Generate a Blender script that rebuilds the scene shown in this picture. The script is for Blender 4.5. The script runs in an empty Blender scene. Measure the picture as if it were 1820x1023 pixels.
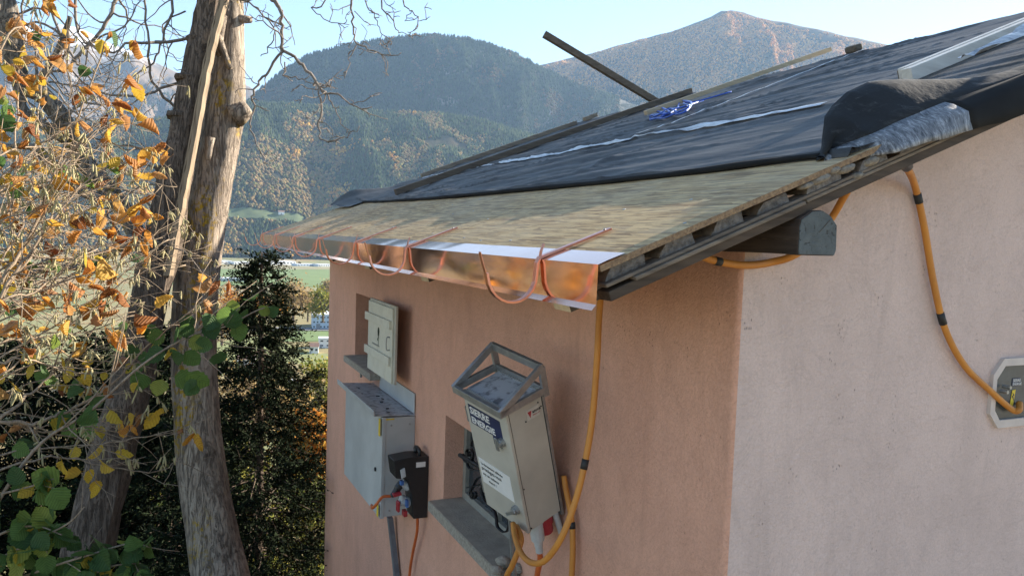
import bpy, math, random
import numpy as np
from mathutils import Vector, Matrix
R = math.radians
scene = bpy.context.scene
COL = scene.collection
rnd = random.Random(7)

# ---------------------------------------------------------------- camera
F, CX, CY = 1360.0, 910.0, 511.5          # focal length and centre of the 1820 px wide picture
yaw, pitch, roll = R(24.6), R(3.77), R(2.0)
FWD = np.array([math.sin(yaw)*math.cos(pitch), math.cos(yaw)*math.cos(pitch), -math.sin(pitch)])
_r0 = np.array([math.cos(yaw), -math.sin(yaw), 0.0]); _u0 = np.cross(_r0, FWD)
IR = _r0*math.cos(roll)+_u0*math.sin(roll); IU = -_r0*math.sin(roll)+_u0*math.cos(roll)
cam = bpy.data.cameras.new('camera'); cam_o = bpy.data.objects.new('camera', cam); COL.objects.link(cam_o)
cam.sensor_width = 36.0; cam.lens = 36.0*F/1820.0; cam.clip_start = 0.05; cam.clip_end = 60000
cam_o.matrix_world = Matrix(((IR[0], IU[0], -FWD[0], 0), (IR[1], IU[1], -FWD[1], 0), (IR[2], IU[2], -FWD[2], 0), (0, 0, 0, 1)))
scene.camera = cam_o

# ---------------------------------------------------------------- light
SUN_EL, SUN_AZ = R(24.8), R(82)           # azimuth from +Y towards +X
world = bpy.data.worlds.new('World'); scene.world = world; world.use_nodes = True
wn = world.node_tree.nodes; wl = world.node_tree.links
for n in list(wn): wn.remove(n)
sky = wn.new('ShaderNodeTexSky'); sky.sky_type = 'NISHITA'; sky.sun_disc = False
sky.sun_elevation = SUN_EL; sky.sun_rotation = SUN_AZ; sky.altitude = 700; sky.air_density = 1.0; sky.dust_density = 0.1; sky.ozone_density = 1.0
bg = wn.new('ShaderNodeBackground'); bg.inputs['Strength'].default_value = 0.07
wo = wn.new('ShaderNodeOutputWorld'); wl.new(sky.outputs[0], bg.inputs[0]); wl.new(bg.outputs[0], wo.inputs[0])
sun = bpy.data.lights.new('sun', 'SUN'); sun.energy = 5.0; sun.angle = R(0.5); sun.color = (1.0, 0.90, 0.76)
sun_o = bpy.data.objects.new('sun', sun); COL.objects.link(sun_o)
SD = Vector((math.cos(SUN_EL)*math.sin(SUN_AZ), math.cos(SUN_EL)*math.cos(SUN_AZ), math.sin(SUN_EL)))
sun_o.rotation_euler = SD.to_track_quat('Z', 'Y').to_euler()
scene.view_settings.view_transform = 'Standard'; scene.view_settings.look = 'None'
scene.view_settings.exposure = 2.05; scene.view_settings.gamma = 1.0
scene.cycles.max_bounces = 8; scene.cycles.transparent_max_bounces = 16; scene.cycles.volume_bounces = 0
HAZE_DENSITY = 5.0e-5

# ---------------------------------------------------------------- helpers: sight lines
def ray(u, v): return FWD+IR*(u-CX)/F+IU*(CY-v)/F
def im(u, v, z): return ray(u, v)*z
def onX(u, v, X): d = ray(u, v); return d*(X/d[0])
def onY(u, v, Y): d = ray(u, v); return d*(Y/d[1])
def onZ(u, v, Z): d = ray(u, v); return d*(Z/d[2])
def A(*p): return np.array(p, float)

# ---------------------------------------------------------------- helpers: objects
def tag(o, label=None, cat=None, group=None, kind=None):
    if label: o['label'] = label
    if cat: o['category'] = cat
    if group: o['group'] = group
    if kind: o['kind'] = kind
    return o
def thing(name, loc, label, cat, group=None):
    o = bpy.data.objects.new(name, None); COL.objects.link(o); o.location = Vector(loc); o.empty_display_size = .1
    return tag(o, label, cat, group)
def attach(o, parent):
    if parent is not None:
        o.parent = parent
        if parent.type == 'EMPTY' and parent.parent is None: o.matrix_parent_inverse = Matrix.Translation(-parent.location)
    return o
class MB:
    def __init__(s): s.v = []; s.f = []; s.m = []; s.n = 0
    def add(s, V, Fs, mi=0):
        b = s.n; V = np.asarray(V, float); s.v.append(V); s.n += len(V)
        for f in Fs: s.f.append(tuple(i+b for i in f)); s.m.append(mi)
    def box(s, c, ax, ay, az, mi=0):
        c = A(*c); ax, ay, az = A(*ax), A(*ay), A(*az)
        V = [c+ax*i+ay*j+az*k for k in (-1, 1) for j in (-1, 1) for i in (-1, 1)]
        s.add(V, [(0, 2, 3, 1), (4, 5, 7, 6), (0, 1, 5, 4), (2, 6, 7, 3), (0, 4, 6, 2), (1, 3, 7, 5)], mi); return s
    def bb(s, lo, hi, mi=0):
        lo, hi = A(*lo), A(*hi); h = (hi-lo)/2
        return s.box((lo+hi)/2, (h[0], 0, 0), (0, h[1], 0), (0, 0, h[2]), mi)
    def tube(s, P, rad, n=8, mi=0, cap=True, rough=0.0, flat=None, seed=0):
        P = [A(*p) for p in P]; k = len(P)
        if not hasattr(rad, '__len__'): rad = [rad]*k
        rg = np.random.default_rng(seed)
        V = []; t0 = P[1]-P[0]; t0 = t0/(np.linalg.norm(t0)+1e-12)
        up = A(0, 0, 1) if abs(t0[2]) < .9 else A(0, 1, 0)
        a = np.cross(t0, up); a /= np.linalg.norm(a)
        lump = rg.normal(0, 1, n)
        for i in range(k):
            t = P[min(i+1, k-1)]-P[max(i-1, 0)]; t = t/(np.linalg.norm(t)+1e-12)
            a = a-t*np.dot(a, t); a /= (np.linalg.norm(a)+1e-12); b = np.cross(t, a)
            if rough: lump = lump*.8+rg.normal(0, 1, n)*.6
            for j in range(n):
                th = 2*math.pi*j/n; r = rad[i]*(1+rough*lump[j])
                V.append(P[i]+(a*math.cos(th)+b*math.sin(th))*r)
        Fs = [(i*n+j, i*n+(j+1) % n, (i+1)*n+(j+1) % n, (i+1)*n+j) for i in range(k-1) for j in range(n)]
        if cap: Fs += [tuple(range(n-1, -1, -1)), tuple((k-1)*n+j for j in range(n))]
        s.add(V, Fs, mi); return s
    def strip(s, P, w, t, mi=0):          # flat bar: path P, half-width vector w, thickness t
        P = [A(*p) for p in P]; w = A(*w); k = len(P); V = []
        for i in range(k):
            d = P[min(i+1, k-1)]-P[max(i-1, 0)]; nn = np.cross(d, w); nn /= (np.linalg.norm(nn)+1e-12)
            V += [P[i]-w-nn*t/2, P[i]+w-nn*t/2, P[i]+w+nn*t/2, P[i]-w+nn*t/2]
        Fs = [(i*4+j, i*4+(j+1) % 4, (i+1)*4+(j+1) % 4, (i+1)*4+j) for i in range(k-1) for j in range(4)]
        Fs += [(3, 2, 1, 0), tuple((k-1)*4+j for j in range(4))]
        s.add(V, Fs, mi); return s
    def grid(s, G, mi=0, flip=False):     # G: array nu x nv x 3
        nu, nv = G.shape[:2]
        Fs = [(i*nv+j, (i+1)*nv+j, (i+1)*nv+j+1, i*nv+j+1) for i in range(nu-1) for j in range(nv-1)]
        if flip: Fs = [f[::-1] for f in Fs]
        s.add(G.reshape(-1, 3), Fs, mi); return s
    def build(s, name, mats, parent=None, smooth=False, bevel=0, auto=None):
        V = np.concatenate(s.v); me = bpy.data.meshes.new(name); me.from_pydata([tuple(x) for x in V], [], s.f)
        if not isinstance(mats, (list, tuple)): mats = [mats]
        for m in mats: me.materials.append(m)
        if len(mats) > 1: me.polygons.foreach_set('material_index', s.m)
        if smooth: me.polygons.foreach_set('use_smooth', [True]*len(me.polygons))
        me.update()
        o = bpy.data.objects.new(name, me); COL.objects.link(o); attach(o, parent)
        if bevel:
            b = o.modifiers.new('bevel', 'BEVEL'); b.width = bevel; b.segments = 2; b.limit_method = 'ANGLE'; b.angle_limit = R(40)
        return o
def link_mesh(name, me, parent=None, mw=None):
    o = bpy.data.objects.new(name, me); COL.objects.link(o)
    if mw is not None: o.matrix_basis = mw
    return attach(o, parent)
def raw_mesh(name, V, tris, mat, col=None, parent=None, smooth=False, quads=None):
    me = bpy.data.meshes.new(name); V = np.asarray(V, np.float32); T = np.asarray(tris, np.int32); k = T.shape[1]
    me.vertices.add(len(V)); me.vertices.foreach_set('co', V.ravel())
    me.loops.add(T.size); me.loops.foreach_set('vertex_index', T.ravel())
    me.polygons.add(len(T)); me.polygons.foreach_set('loop_start', np.arange(0, T.size, k, dtype=np.int32))
    if smooth: me.polygons.foreach_set('use_smooth', np.ones(len(T), bool))
    me.update(calc_edges=True)
    if col is not None:
        a = me.color_attributes.new('tint', 'FLOAT_COLOR', 'POINT')
        a.data.foreach_set('color', np.concatenate([col, np.ones((len(V), 1))], 1).astype(np.float32).ravel())
    me.materials.append(mat)
    o = bpy.data.objects.new(name, me); COL.objects.link(o); return attach(o, parent)
def spline(P, k=6):
    P = [A(*p) for p in P]; Q = [2*P[0]-P[1]]+P+[2*P[-1]-P[-2]]; out = []
    for i in range(1, len(Q)-2):
        for j in range(k):
            t = j/k; a, b, c, d = Q[i-1], Q[i], Q[i+1], Q[i+2]
            out.append(.5*((2*b)+(c-a)*t+(2*a-5*b+4*c-d)*t*t+(3*b-a-3*c+d)*t**3))
    out.append(P[-1]); return out
def interp_r(r, n): return list(np.interp(np.linspace(0, 1, n), np.linspace(0, 1, len(r)), r))

def vnoise(x, y, seed=0):
    x = np.asarray(x, float); y = np.asarray(y, float); xi = np.floor(x).astype(np.int64); yi = np.floor(y).astype(np.int64)
    fx, fy = x-xi, y-yi; fx = fx*fx*(3-2*fx); fy = fy*fy*(3-2*fy)
    def h(a, b):
        n = (a*374761393+b*668265263+seed*1442695041) & 0x7fffffff
        n = ((n ^ (n >> 13))*1274126177) & 0x7fffffff; n = (n ^ (n >> 16)) & 0xffff
        return n/65535.0*2-1
    return (h(xi, yi)*(1-fx)+h(xi+1, yi)*fx)*(1-fy)+(h(xi, yi+1)*(1-fx)+h(xi+1, yi+1)*fx)*fy
def fbm(x, y, o=4, seed=0):
    s = 0; a = 1; t = 0
    for i in range(o): s = s+a*vnoise(x*2**i, y*2**i, seed+i*17); t += a; a *= .5
    return s/t

# ---------------------------------------------------------------- helpers: materials
def nodes(name):
    m = bpy.data.materials.new(name); m.use_nodes = True; nt = m.node_tree; b = nt.nodes['Principled BSDF']; return m, nt, b
def N(nt, t, **kw):
    n = nt.nodes.new(t)
    for k, v in kw.items():
        if k in n.inputs.keys(): n.inputs[k].default_value = v
        else: setattr(n, k, v)
    return n
def ramp(nt, fac, stops):
    r = nt.nodes.new('ShaderNodeValToRGB'); e = r.color_ramp.elements
    while len(e) > 1: e.remove(e[-1])
    e[0].position = stops[0][0]; e[0].color = (*stops[0][1], 1)
    for p, c in stops[1:]:
        q = e.new(p); q.color = (*c, 1)
    nt.links.new(fac, r.inputs[0]); return r.outputs[0]
def coords(nt, scale=(1, 1, 1), rot=(0, 0, 0), kind='Object'):
    tc = nt.nodes.new('ShaderNodeTexCoord'); mp = nt.nodes.new('ShaderNodeMapping')
    mp.inputs['Scale'].default_value = scale; mp.inputs['Rotation'].default_value = rot
    nt.links.new(tc.outputs[kind], mp.inputs[0]); return mp.outputs[0]
def noise(nt, vec, scale, detail=4, rough=.6, dist=0):
    n = N(nt, 'ShaderNodeTexNoise', Scale=scale, Detail=detail, Roughness=rough, Distortion=dist)
    nt.links.new(vec, n.inputs['Vector']); return n.outputs['Fac']
def mixc(nt, fac, a, b, mode='MIX'):
    m = nt.nodes.new('ShaderNodeMix'); m.data_type = 'RGBA'; m.blend_type = mode
    for sock, val in ((m.inputs[0], fac), (m.inputs[6], a), (m.inputs[7], b)):
        if isinstance(val, (int, float)): sock.default_value = val
        elif isinstance(val, tuple): sock.default_value = (*val, 1)
        else: nt.links.new(val, sock)
    return m.outputs[2]
def bump(nt, b, h, strength, dist):
    n = N(nt, 'ShaderNodeBump', Strength=strength, Distance=dist); nt.links.new(h, n.inputs['Height']); nt.links.new(n.outputs[0], b.inputs['Normal']); return n
def simple(name, c1, c2=None, rough=.6, metal=0.0, scale=20, bmp=0.0, bscale=60, stretch=(1, 1, 1), spec=None, pos=(.3, .7)):
    m, nt, b = nodes(name); v = coords(nt, stretch); f = noise(nt, v, scale)
    c2 = c2 or tuple(x*.75 for x in c1)
    nt.links.new(ramp(nt, f, [(pos[0], c2), (pos[1], c1)]), b.inputs['Base Color'])
    b.inputs['Roughness'].default_value = rough; b.inputs['Metallic'].default_value = metal
    if spec is not None: b.inputs['Specular IOR Level'].default_value = spec
    if bmp: bump(nt, b, noise(nt, v, bscale, 5), bmp, .01)
    return m
def stucco(name, c1, c2, c3):
    m, nt, b = nodes(name); v = coords(nt)
    big = ramp(nt, noise(nt, v, 1.7, 5, .65), [(.3, c2), (.62, c1)])
    fine = noise(nt, v, 150, 5, .7)
    big = mixc(nt, .38, big, ramp(nt, fine, [(.38, c3), (.58, c1)]))
    big = mixc(nt, ramp(nt, noise(nt, coords(nt, (1, 1, .5)), 4.5, 6, .7), [(.42, (0, 0, 0)), (.72, (.55, .55, .55))]), big, tuple(x*.78 for x in c2))
    st_ = noise(nt, coords(nt, (3.2, 3.2, .55)), 1.6, 6, .7, 1.0); big = mixc(nt, ramp(nt, st_, [(.55, (0, 0, 0)), (.72, (.35, .35, .35))]), big, tuple(x*.62 for x in c2))
    ln = noise(nt, coords(nt), 3.0, 7, .75, 2.2); big = mixc(nt, ramp(nt, ln, [(.485, (0, 0, 0)), (.5, (.22, .22, .22)), (.515, (0, 0, 0))]), big, tuple(x*.6 for x in c3))
    # trowel pits: dark specks
    vo = N(nt, 'ShaderNodeTexVoronoi', Scale=130.0); nt.links.new(coords(nt, (1, 1, .45), (.3, .9, .2)), vo.inputs['Vector'])
    pit = ramp(nt, vo.outputs['Distance'], [(.12, (1, 1, 1)), (.24, (0, 0, 0))])
    sel = ramp(nt, noise(nt, v, 9, 3), [(.60, (0, 0, 0)), (.70, (.8, .8, .8))])
    pm = mixc(nt, 1.0, pit, sel, 'MULTIPLY')
    nt.links.new(mixc(nt, pm, big, tuple(x*.5 for x in c3)), b.inputs['Base Color'])
    b.inputs['Roughness'].default_value = .92; b.inputs['Specular IOR Level'].default_value = .2
    add = nt.nodes.new('ShaderNodeMath'); add.operation = 'SUBTRACT'
    n2 = noise(nt, v, 85, 6, .7, .5); nt.links.new(n2, add.inputs[0]); nt.links.new(pm, add.inputs[1])
    bump(nt, b, add.outputs[0], .9, .008); return m
def wood(name, c1, c2, rough=.75, axis=1, scale=3.0, fine=70, bmp=.25, gap=None):
    m, nt, b = nodes(name); st = [fine*.6, fine*.6, fine*.6]; st[axis] = scale
    v = coords(nt, tuple(st)); f = noise(nt, v, 1.0, 6, .65, .4)
    c = ramp(nt, f, [(.3, c2), (.65, c1)])
    oi = nt.nodes.new('ShaderNodeObjectInfo')
    c = mixc(nt, ramp(nt, oi.outputs['Random'], [(0, (0, 0, 0)), (1, (.35, .35, .35))]), c, c2)
    nt.links.new(c, b.inputs['Base Color']); b.inputs['Roughness'].default_value = rough; b.inputs['Specular IOR Level'].default_value = .25
    bump(nt, b, f, bmp, .004); return m
def leafmat(name, stops, trans=.45, vein=.3):
    m, nt, b = nodes(name); oi = nt.nodes.new('ShaderNodeObjectInfo')
    base = ramp(nt, oi.outputs['Random'], stops)
    v = coords(nt); f = noise(nt, v, 35, 4)
    sep = nt.nodes.new('ShaderNodeSeparateXYZ'); nt.links.new(v, sep.inputs[0]); ab = nt.nodes.new('ShaderNodeMath'); ab.operation = 'ABSOLUTE'; nt.links.new(sep.outputs[0], ab.inputs[0])
    dv = nt.nodes.new('ShaderNodeMath'); dv.operation = 'MULTIPLY_ADD'; nt.links.new(ab.outputs[0], dv.inputs[0]); dv.inputs[1].default_value = -.75; nt.links.new(sep.outputs[1], dv.inputs[2])
    sn = nt.nodes.new('ShaderNodeMath'); sn.operation = 'MULTIPLY'; nt.links.new(dv.outputs[0], sn.inputs[0]); sn.inputs[1].default_value = 560.0; sn2 = nt.nodes.new('ShaderNodeMath'); sn2.operation = 'SINE'; nt.links.new(sn.outputs[0], sn2.inputs[0])
    base = mixc(nt, ramp(nt, sn2.outputs[0], [(.55, (0, 0, 0)), (.95, (.32, .32, .32))]), base, tuple(x*.4 for x in stops[0][1]))
    bump(nt, b, sn2.outputs[0], .5, .002)
    base = mixc(nt, ramp(nt, f, [(.45, (0, 0, 0)), (.75, (vein, vein, vein))]), base, tuple(x*.35 for x in stops[0][1]))
    nt.links.new(base, b.inputs['Base Color']); b.inputs['Roughness'].default_value = .55; b.inputs['Specular IOR Level'].default_value = .3
    t = nt.nodes.new('ShaderNodeBsdfTranslucent'); nt.links.new(mixc(nt, .5, base, base, 'MULTIPLY') if False else base, t.inputs[0])
    mx = nt.nodes.new('ShaderNodeMixShader'); mx.inputs[0].default_value = trans
    out = nt.nodes['Material Output']; nt.links.new(b.outputs[0], mx.inputs[1]); nt.links.new(t.outputs[0], mx.inputs[2]); nt.links.new(mx.outputs[0], out.inputs[0])
    return m
def tintmat(name, rough=.8, trans=0.0):
    m, nt, b = nodes(name); at = nt.nodes.new('ShaderNodeAttribute'); at.attribute_name = 'tint'
    nt.links.new(at.outputs['Color'], b.inputs['Base Color']); b.inputs['Roughness'].default_value = rough; b.inputs['Specular IOR Level'].default_value = .15
    if trans:
        t = nt.nodes.new('ShaderNodeBsdfTranslucent'); nt.links.new(at.outputs['Color'], t.inputs[0])
        mx = nt.nodes.new('ShaderNodeMixShader'); mx.inputs[0].default_value = trans
        out = nt.nodes['Material Output']; nt.links.new(b.outputs[0], mx.inputs[1]); nt.links.new(t.outputs[0], mx.inputs[2]); nt.links.new(mx.outputs[0], out.inputs[0])
    return m

# ================================================================ SETTING: valley, mountains
VALLEY = -90.0
def azel(u, v):
    d = ray(u, v); return math.atan2(d[0], d[1]), d[2]/math.hypot(d[0], d[1])
def crestline(pts):
    q = sorted(azel(u, v) for u, v in pts); return np.array([a for a, e in q]), np.array([e for a, e in q])
class Massif:
    def __init__(s, pts, rb, rc, zb, amp, seed, shape=1.0, lo=-60, hi=75, fall=.55):
        s.az, s.te = crestline(pts); s.rb, s.rc, s.zb, s.amp, s.seed, s.shape, s.fall = rb, rc, zb, amp, seed, shape, fall; s.lo, s.hi = R(lo), R(hi)
    def height(s, az, r):
        te = np.interp(az, s.az, s.te); zc = te*s.rc+s.zb*0
        t = (r-s.rb)/(s.rc-s.rb); tc = np.clip(t, 0, 1)
        z = s.zb+(zc-s.zb)*tc**s.shape
        x, y = np.sin(az)*r, np.cos(az)*r
        k = 1/300.0
        nz = fbm(az*s.rc*k*1.0, r*k*.45, 5, s.seed); nz = 1-2*np.abs(nz)**.8*1.2
        wgt = np.clip(tc*3, 0, 1)*np.clip((1-tc)*4.5, 0, 1)
        z = z+s.amp*nz*wgt+fbm(x/90, y/90, 3, s.seed+5)*7
        z = np.where(t > 1, z-(t-1)*(s.rc-s.rb)*s.fall, z)
        return np.maximum(z, VALLEY-3)
    def mesh(s, name, mat, na=260, nr=70):
        az = np.linspace(s.lo, s.hi, na); r = s.rb+(s.rc-s.rb)*np.linspace(-.02, 1.35, nr)
        a, rr = np.meshgrid(az, r, indexing='ij'); z = s.height(a, rr)
        V = np.stack([np.sin(a)*rr, np.cos(a)*rr, z], -1).reshape(-1, 3)
        i, j = np.meshgrid(np.arange(na-1), np.arange(nr-1), indexing='ij'); i = i.ravel(); j = j.ravel()
        Q = np.stack([i*nr+j, i*nr+j+1, (i+1)*nr+j+1, (i+1)*nr+j], 1)
        o = raw_mesh(name, V, Q, mat, smooth=True); return tag(o, kind='structure')
def mountain_mat(name, soil1, soil2, rock, snow=None, snowline=(900, 1200), rockamt=(.62, .72)):
    m, nt, b = nodes(name); v = coords(nt)
    c = ramp(nt, noise(nt, v, .006, 6, .65), [(.35, soil1), (.65, soil2)])
    c = mixc(nt, ramp(nt, noise(nt, v, .0035, 6, .7), [(rockamt[0], (0, 0, 0)), (rockamt[1], (.9, .9, .9))]), c, rock)
    if snow:
        sep = nt.nodes.new('ShaderNodeSeparateXYZ'); nt.links.new(v, sep.inputs[0])
        ad = nt.nodes.new('ShaderNodeMath'); ad.operation = 'MULTIPLY_ADD'; nt.links.new(noise(nt, v, .008, 6, .75), ad.inputs[0]); ad.inputs[1].default_value = 700; nt.links.new(sep.outputs[2], ad.inputs[2])
        mr = nt.nodes.new('ShaderNodeMapRange'); mr.inputs[1].default_value = snowline[0]+350; mr.inputs[2].default_value = snowline[1]+350; nt.links.new(ad.outputs[0], mr.inputs[0])
        c = mixc(nt, mr.outputs[0], c, snow)
    nt.links.new(c, b.inputs['Base Color']); b.inputs['Roughness'].default_value = .95; b.inputs['Specular IOR Level'].default_value = .1
    bump(nt, b, noise(nt, v, .03, 6, .7), .8, 12); return m

foothill = Massif([(-900, 215), (-300, 225), (0, 225), (250, 215), (380, 200), (430, 182), (520, 187), (640, 196), (760, 200), (850, 212), (930, 235), (1020, 262), (1150, 290), (1400, 330), (2400, 380)], 2450, 3300, VALLEY, 42, 3, .92, -45, 62)
dome = Massif([(-900, 330), (300, 300), (390, 235), (430, 190), (455, 165), (500, 128), (545, 100), (600, 83), (660, 73), (720, 64), (775, 62), (830, 68), (880, 82), (930, 102), (965, 122), (1010, 142), (1060, 162), (1150, 190), (1400, 260), (2400, 330)], 3450, 4300, 0, 75, 11, .8, -20, 45)
peak = Massif([(-900, 330), (700, 260), (860, 160), (930, 120), (965, 113), (1000, 106), (1060, 92), (1110, 76), (1160, 64), (1200, 52), (1240, 38), (1262, 29), (1282, 18), (1300, 16), (1322, 20), (1345, 29), (1400, 40), (1450, 50), (1520, 66), (1600, 82), (1700, 105), (1820, 150), (2400, 300)], 3900, 5900, 0, 130, 23, .95, 5, 70)
snowy = Massif([(-1500, 120), (-900, 60), (-400, 70), (-200, 25), (-60, 50), (20, 30), (70, 62), (105, 42), (140, 48), (190, 75), (235, 92), (270, 108), (330, 135), (400, 150), (432, 148), (450, 158), (490, 185), (700, 230), (1000, 260), (2400, 330)], 4300, 6900, 0, 170, 41, 1.0, -62, 40)
m_foot = mountain_mat('foothill_soil', (.035, .04, .022), (.09, .065, .035), (.16, .14, .12), rockamt=(.7, .85))
m_dome = mountain_mat('dome_soil', (.028, .036, .024), (.055, .05, .032), (.30, .27, .24), rockamt=(.58, .70))
m_peak = mountain_mat('peak_soil', (.06, .05, .03), (.14, .09, .045), (.20, .17, .14), (.75, .78, .82), (1760, 1900), (.66, .8))
m_snow = mountain_mat('snowy_soil', (.10, .085, .07), (.18, .13, .09), (.27, .25, .24), (.8, .82, .86), (1270, 1420), (.5, .65))
foothill.mesh('forested_hill', m_foot, 300, 70); dome.mesh('dome_hill', m_dome, 260, 70)
peak.mesh('mountain', m_peak, 300, 80); snowy.mesh('snowy_mountain', m_snow, 320, 90)

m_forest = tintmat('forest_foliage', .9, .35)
def forest(name, mas, n, azr, tr, hgt, palette, seed, label, skip=None, bias=None):
    rg = np.random.default_rng(seed)
    az = rg.uniform(R(azr[0]), R(azr[1]), n); t = rg.uniform(tr[0], tr[1], n); r = mas.rb+(mas.rc-mas.rb)*t
    x, y = np.sin(az)*r, np.cos(az)*r
    clump = fbm(x/170, y/170, 3, seed+1); fine = fbm(x/45, y/45, 2, seed+2)
    keep = fbm(x/120, y/120, 3, seed+9) > -.62
    if skip is not None: keep &= ~skip(az, r)
    az, r, x, y, clump, fine = (q[keep] for q in (az, r, x, y, clump, fine)); n = len(az)
    z = mas.height(az, r)-1.5
    score = clump*1.6+fine*.7+rg.normal(0, .16, n)+(bias(az, r, z) if bias else 0)
    dec = score > .12
    con, decs, bright = palette
    col = np.where(dec[:, None], np.array(decs)[rg.integers(0, len(decs), n)], np.array(con)[rg.integers(0, len(con), n)])
    br = dec & (fbm(x/60, y/60, 2, seed+31) > .42) & (rg.random(n) < .75); col[br] = np.array(bright)[rg.integers(0, len(bright), br.sum())]
    col = col*rg.uniform(.8, 1.2, (n, 1))
    h = hgt*rg.uniform(.65, 1.35, n); w = np.where(dec, h*.42, h*.27)
    # conifer: five-sided cone; broadleaf: lumpy double cone
    V = np.zeros((n, 7, 3)); ph = rg.uniform(0, 6.28, n)
    for k in range(5):
        jit = rg.uniform(.75, 1.25, n)
        V[:, k, 0] = x+np.cos(ph+k*1.2566)*w*jit; V[:, k, 1] = y+np.sin(ph+k*1.2566)*w*jit
        V[:, k, 2] = z+np.where(dec, h*rg.uniform(.35, .6, n), h*rg.uniform(.02, .15, n))
    V[:, 5] = np.stack([x+rg.normal(0, .1, n)*h*dec, y, z+h*np.where(dec, .92, 1.15)], 1); V[:, 6] = np.stack([x, y, z], 1)
    T = []
    for k in range(5): T += [(k, (k+1) % 5, 5), ((k+1) % 5, k, 6)]
    T = (np.arange(n)[:, None, None]*7+np.array(T)[None]).reshape(-1, 3)
    o = raw_mesh(name, V.reshape(-1, 3), T, m_forest, np.repeat(col, 7, 0))
    return tag(o, label, 'forest', kind='stuff')
CON = [(.03, .05, .022), (.04, .062, .026), (.052, .075, .03)]
DEC = [(.115, .08, .04), (.14, .09, .042), (.10, .08, .04), (.085, .09, .035)]
BRI = [(.55, .30, .05), (.60, .38, .07), (.50, .24, .05)]
CON_LIT = [(.05, .075, .03), (.075, .10, .04), (.10, .125, .045)]  # brighter tree colours for the lower hill, sunlight on its slope painted in
DEC_LIT = [(.26, .18, .07), (.30, .19, .075), (.22, .17, .07), (.20, .19, .06)]
def terrace(az, r):
    a0 = azel(395, 370)[0]; a1 = azel(545, 370)[0]; return (az > a0) & (az < a1) & (r > 2450+850*.155) & (r < 2450+850*.20)
forest('forest', foothill, 42000, (-14, 27), (.0, 1.06), 13, (CON_LIT, DEC_LIT, BRI), 1, 'mixed autumn forest with yellow larches on the lower hill', terrace, lambda a, r, z: (250-z)/900)
forest('forest', dome, 34000, (-6, 32), (.35, 1.06), 15, (CON, DEC, DEC), 2, 'dark conifer forest covering the round topped hill', None, lambda a, r, z: -.45+0*z)
forest('forest', peak, 40000, (18, 50), (.25, .965), 17, (CON, [(.60, .29, .09), (.66, .34, .10), (.50, .27, .09)], [(.70, .40, .13)]), 3, 'rust coloured larch forest on the tall right mountain', None, lambda a, r, z: .25+(z-500)/900)
forest('forest', snowy, 16000, (-16, 14), (.05, .62), 17, (CON, [(.18, .11, .05), (.15, .11, .06)], DEC), 4, 'sparse brown forest below the snowy mountain', None, lambda a, r, z: (z-300)/1200)

# terrace field on the lower hill
a0, a1 = azel(400, 370)[0], azel(540, 370)[0]
ag, rg_ = np.meshgrid(np.linspace(a0, a1, 24), 2450+850*np.linspace(.157, .198, 6), indexing='ij')
G = np.stack([np.sin(ag)*rg_, np.cos(ag)*rg_, foothill.height(ag, rg_)+2.5], -1)
m_grass_f = simple('meadow', (.12, .145, .055), (.085, .11, .045), .9, scale=.02)
tag(MB().grid(G, flip=True).build('field', m_grass_f, smooth=True), kind='structure')

# valley floor
m_val, nt, b = nodes('valley_floor')
v = coords(nt); vo = N(nt, 'ShaderNodeTexVoronoi', Scale=.011); vo.distance = 'MANHATTAN'; nt.links.new(coords(nt, (1, .55, 1), (0, 0, .35)), vo.inputs['Vector'])
sep = nt.nodes.new('ShaderNodeSeparateColor'); nt.links.new(vo.outputs['Color'], sep.inputs[0])
c = ramp(nt, sep.outputs[0], [(0, (.12, .17, .045)), (.25, (.20, .17, .07)), (.45, (.17, .21, .06)), (.6, (.26, .19, .09)), (.8, (.14, .16, .05)), (1, (.30, .17, .06))])
c = mixc(nt, .35, c, ramp(nt, noise(nt, v, .05, 6, .7), [(.35, (.10, .10, .04)), (.65, (.26, .2, .1))]))
nt.links.new(c, b.inputs['Base Color']); b.inputs['Roughness'].default_value = .95
def disc(name, rin, rout, zf, mat, lo=-75, hi=85, na=120, nr=40):
    az = np.linspace(R(lo), R(hi), na); r = np.geomspace(rin, rout, nr); a, rr = np.meshgrid(az, r, indexing='ij')
    X, Y = np.sin(a)*rr, np.cos(a)*rr
    G = np.stack([X, Y, zf(X, Y)], -1); return tag(MB().grid(G, flip=True).build(name, mat, smooth=True), kind='structure')
disc('valley_floor', 120, 9000, lambda x, y: 0*x+VALLEY, m_val)
# hillside the house stands on: falls away beyond the house
m_soil = simple('hillside_soil', (.34, .27, .17), (.20, .165, .095), .95, scale=.9, bmp=.6, bscale=6)
def hillz(x, y):
    d = y*.9-x*.12
    z = np.where(d < 1.5, -1.72-.07*d, -1.825-.50*(d-1.5)); z = np.where(d > 9, -5.575-.58*(d-9), z)
    z = z+fbm(x/1.7, y/1.7, 3, 4)*.12*np.clip(np.hypot(x, y)/3, 0, 3)
    return np.maximum(z, VALLEY-1.5)
xs = np.concatenate([-np.geomspace(260, 1, 40), np.linspace(-.9, 9, 34), np.geomspace(9.5, 260, 34)]); ys = np.concatenate([-np.geomspace(60, 1, 22), np.linspace(-.8, 12, 44), np.geomspace(12.5, 260, 50)])
X, Y = np.meshgrid(xs, ys, indexing='ij')
tag(MB().grid(np.stack([X, Y, hillz(X, Y)], -1), flip=True).build('ground', m_soil, smooth=True), kind='structure')

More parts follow.
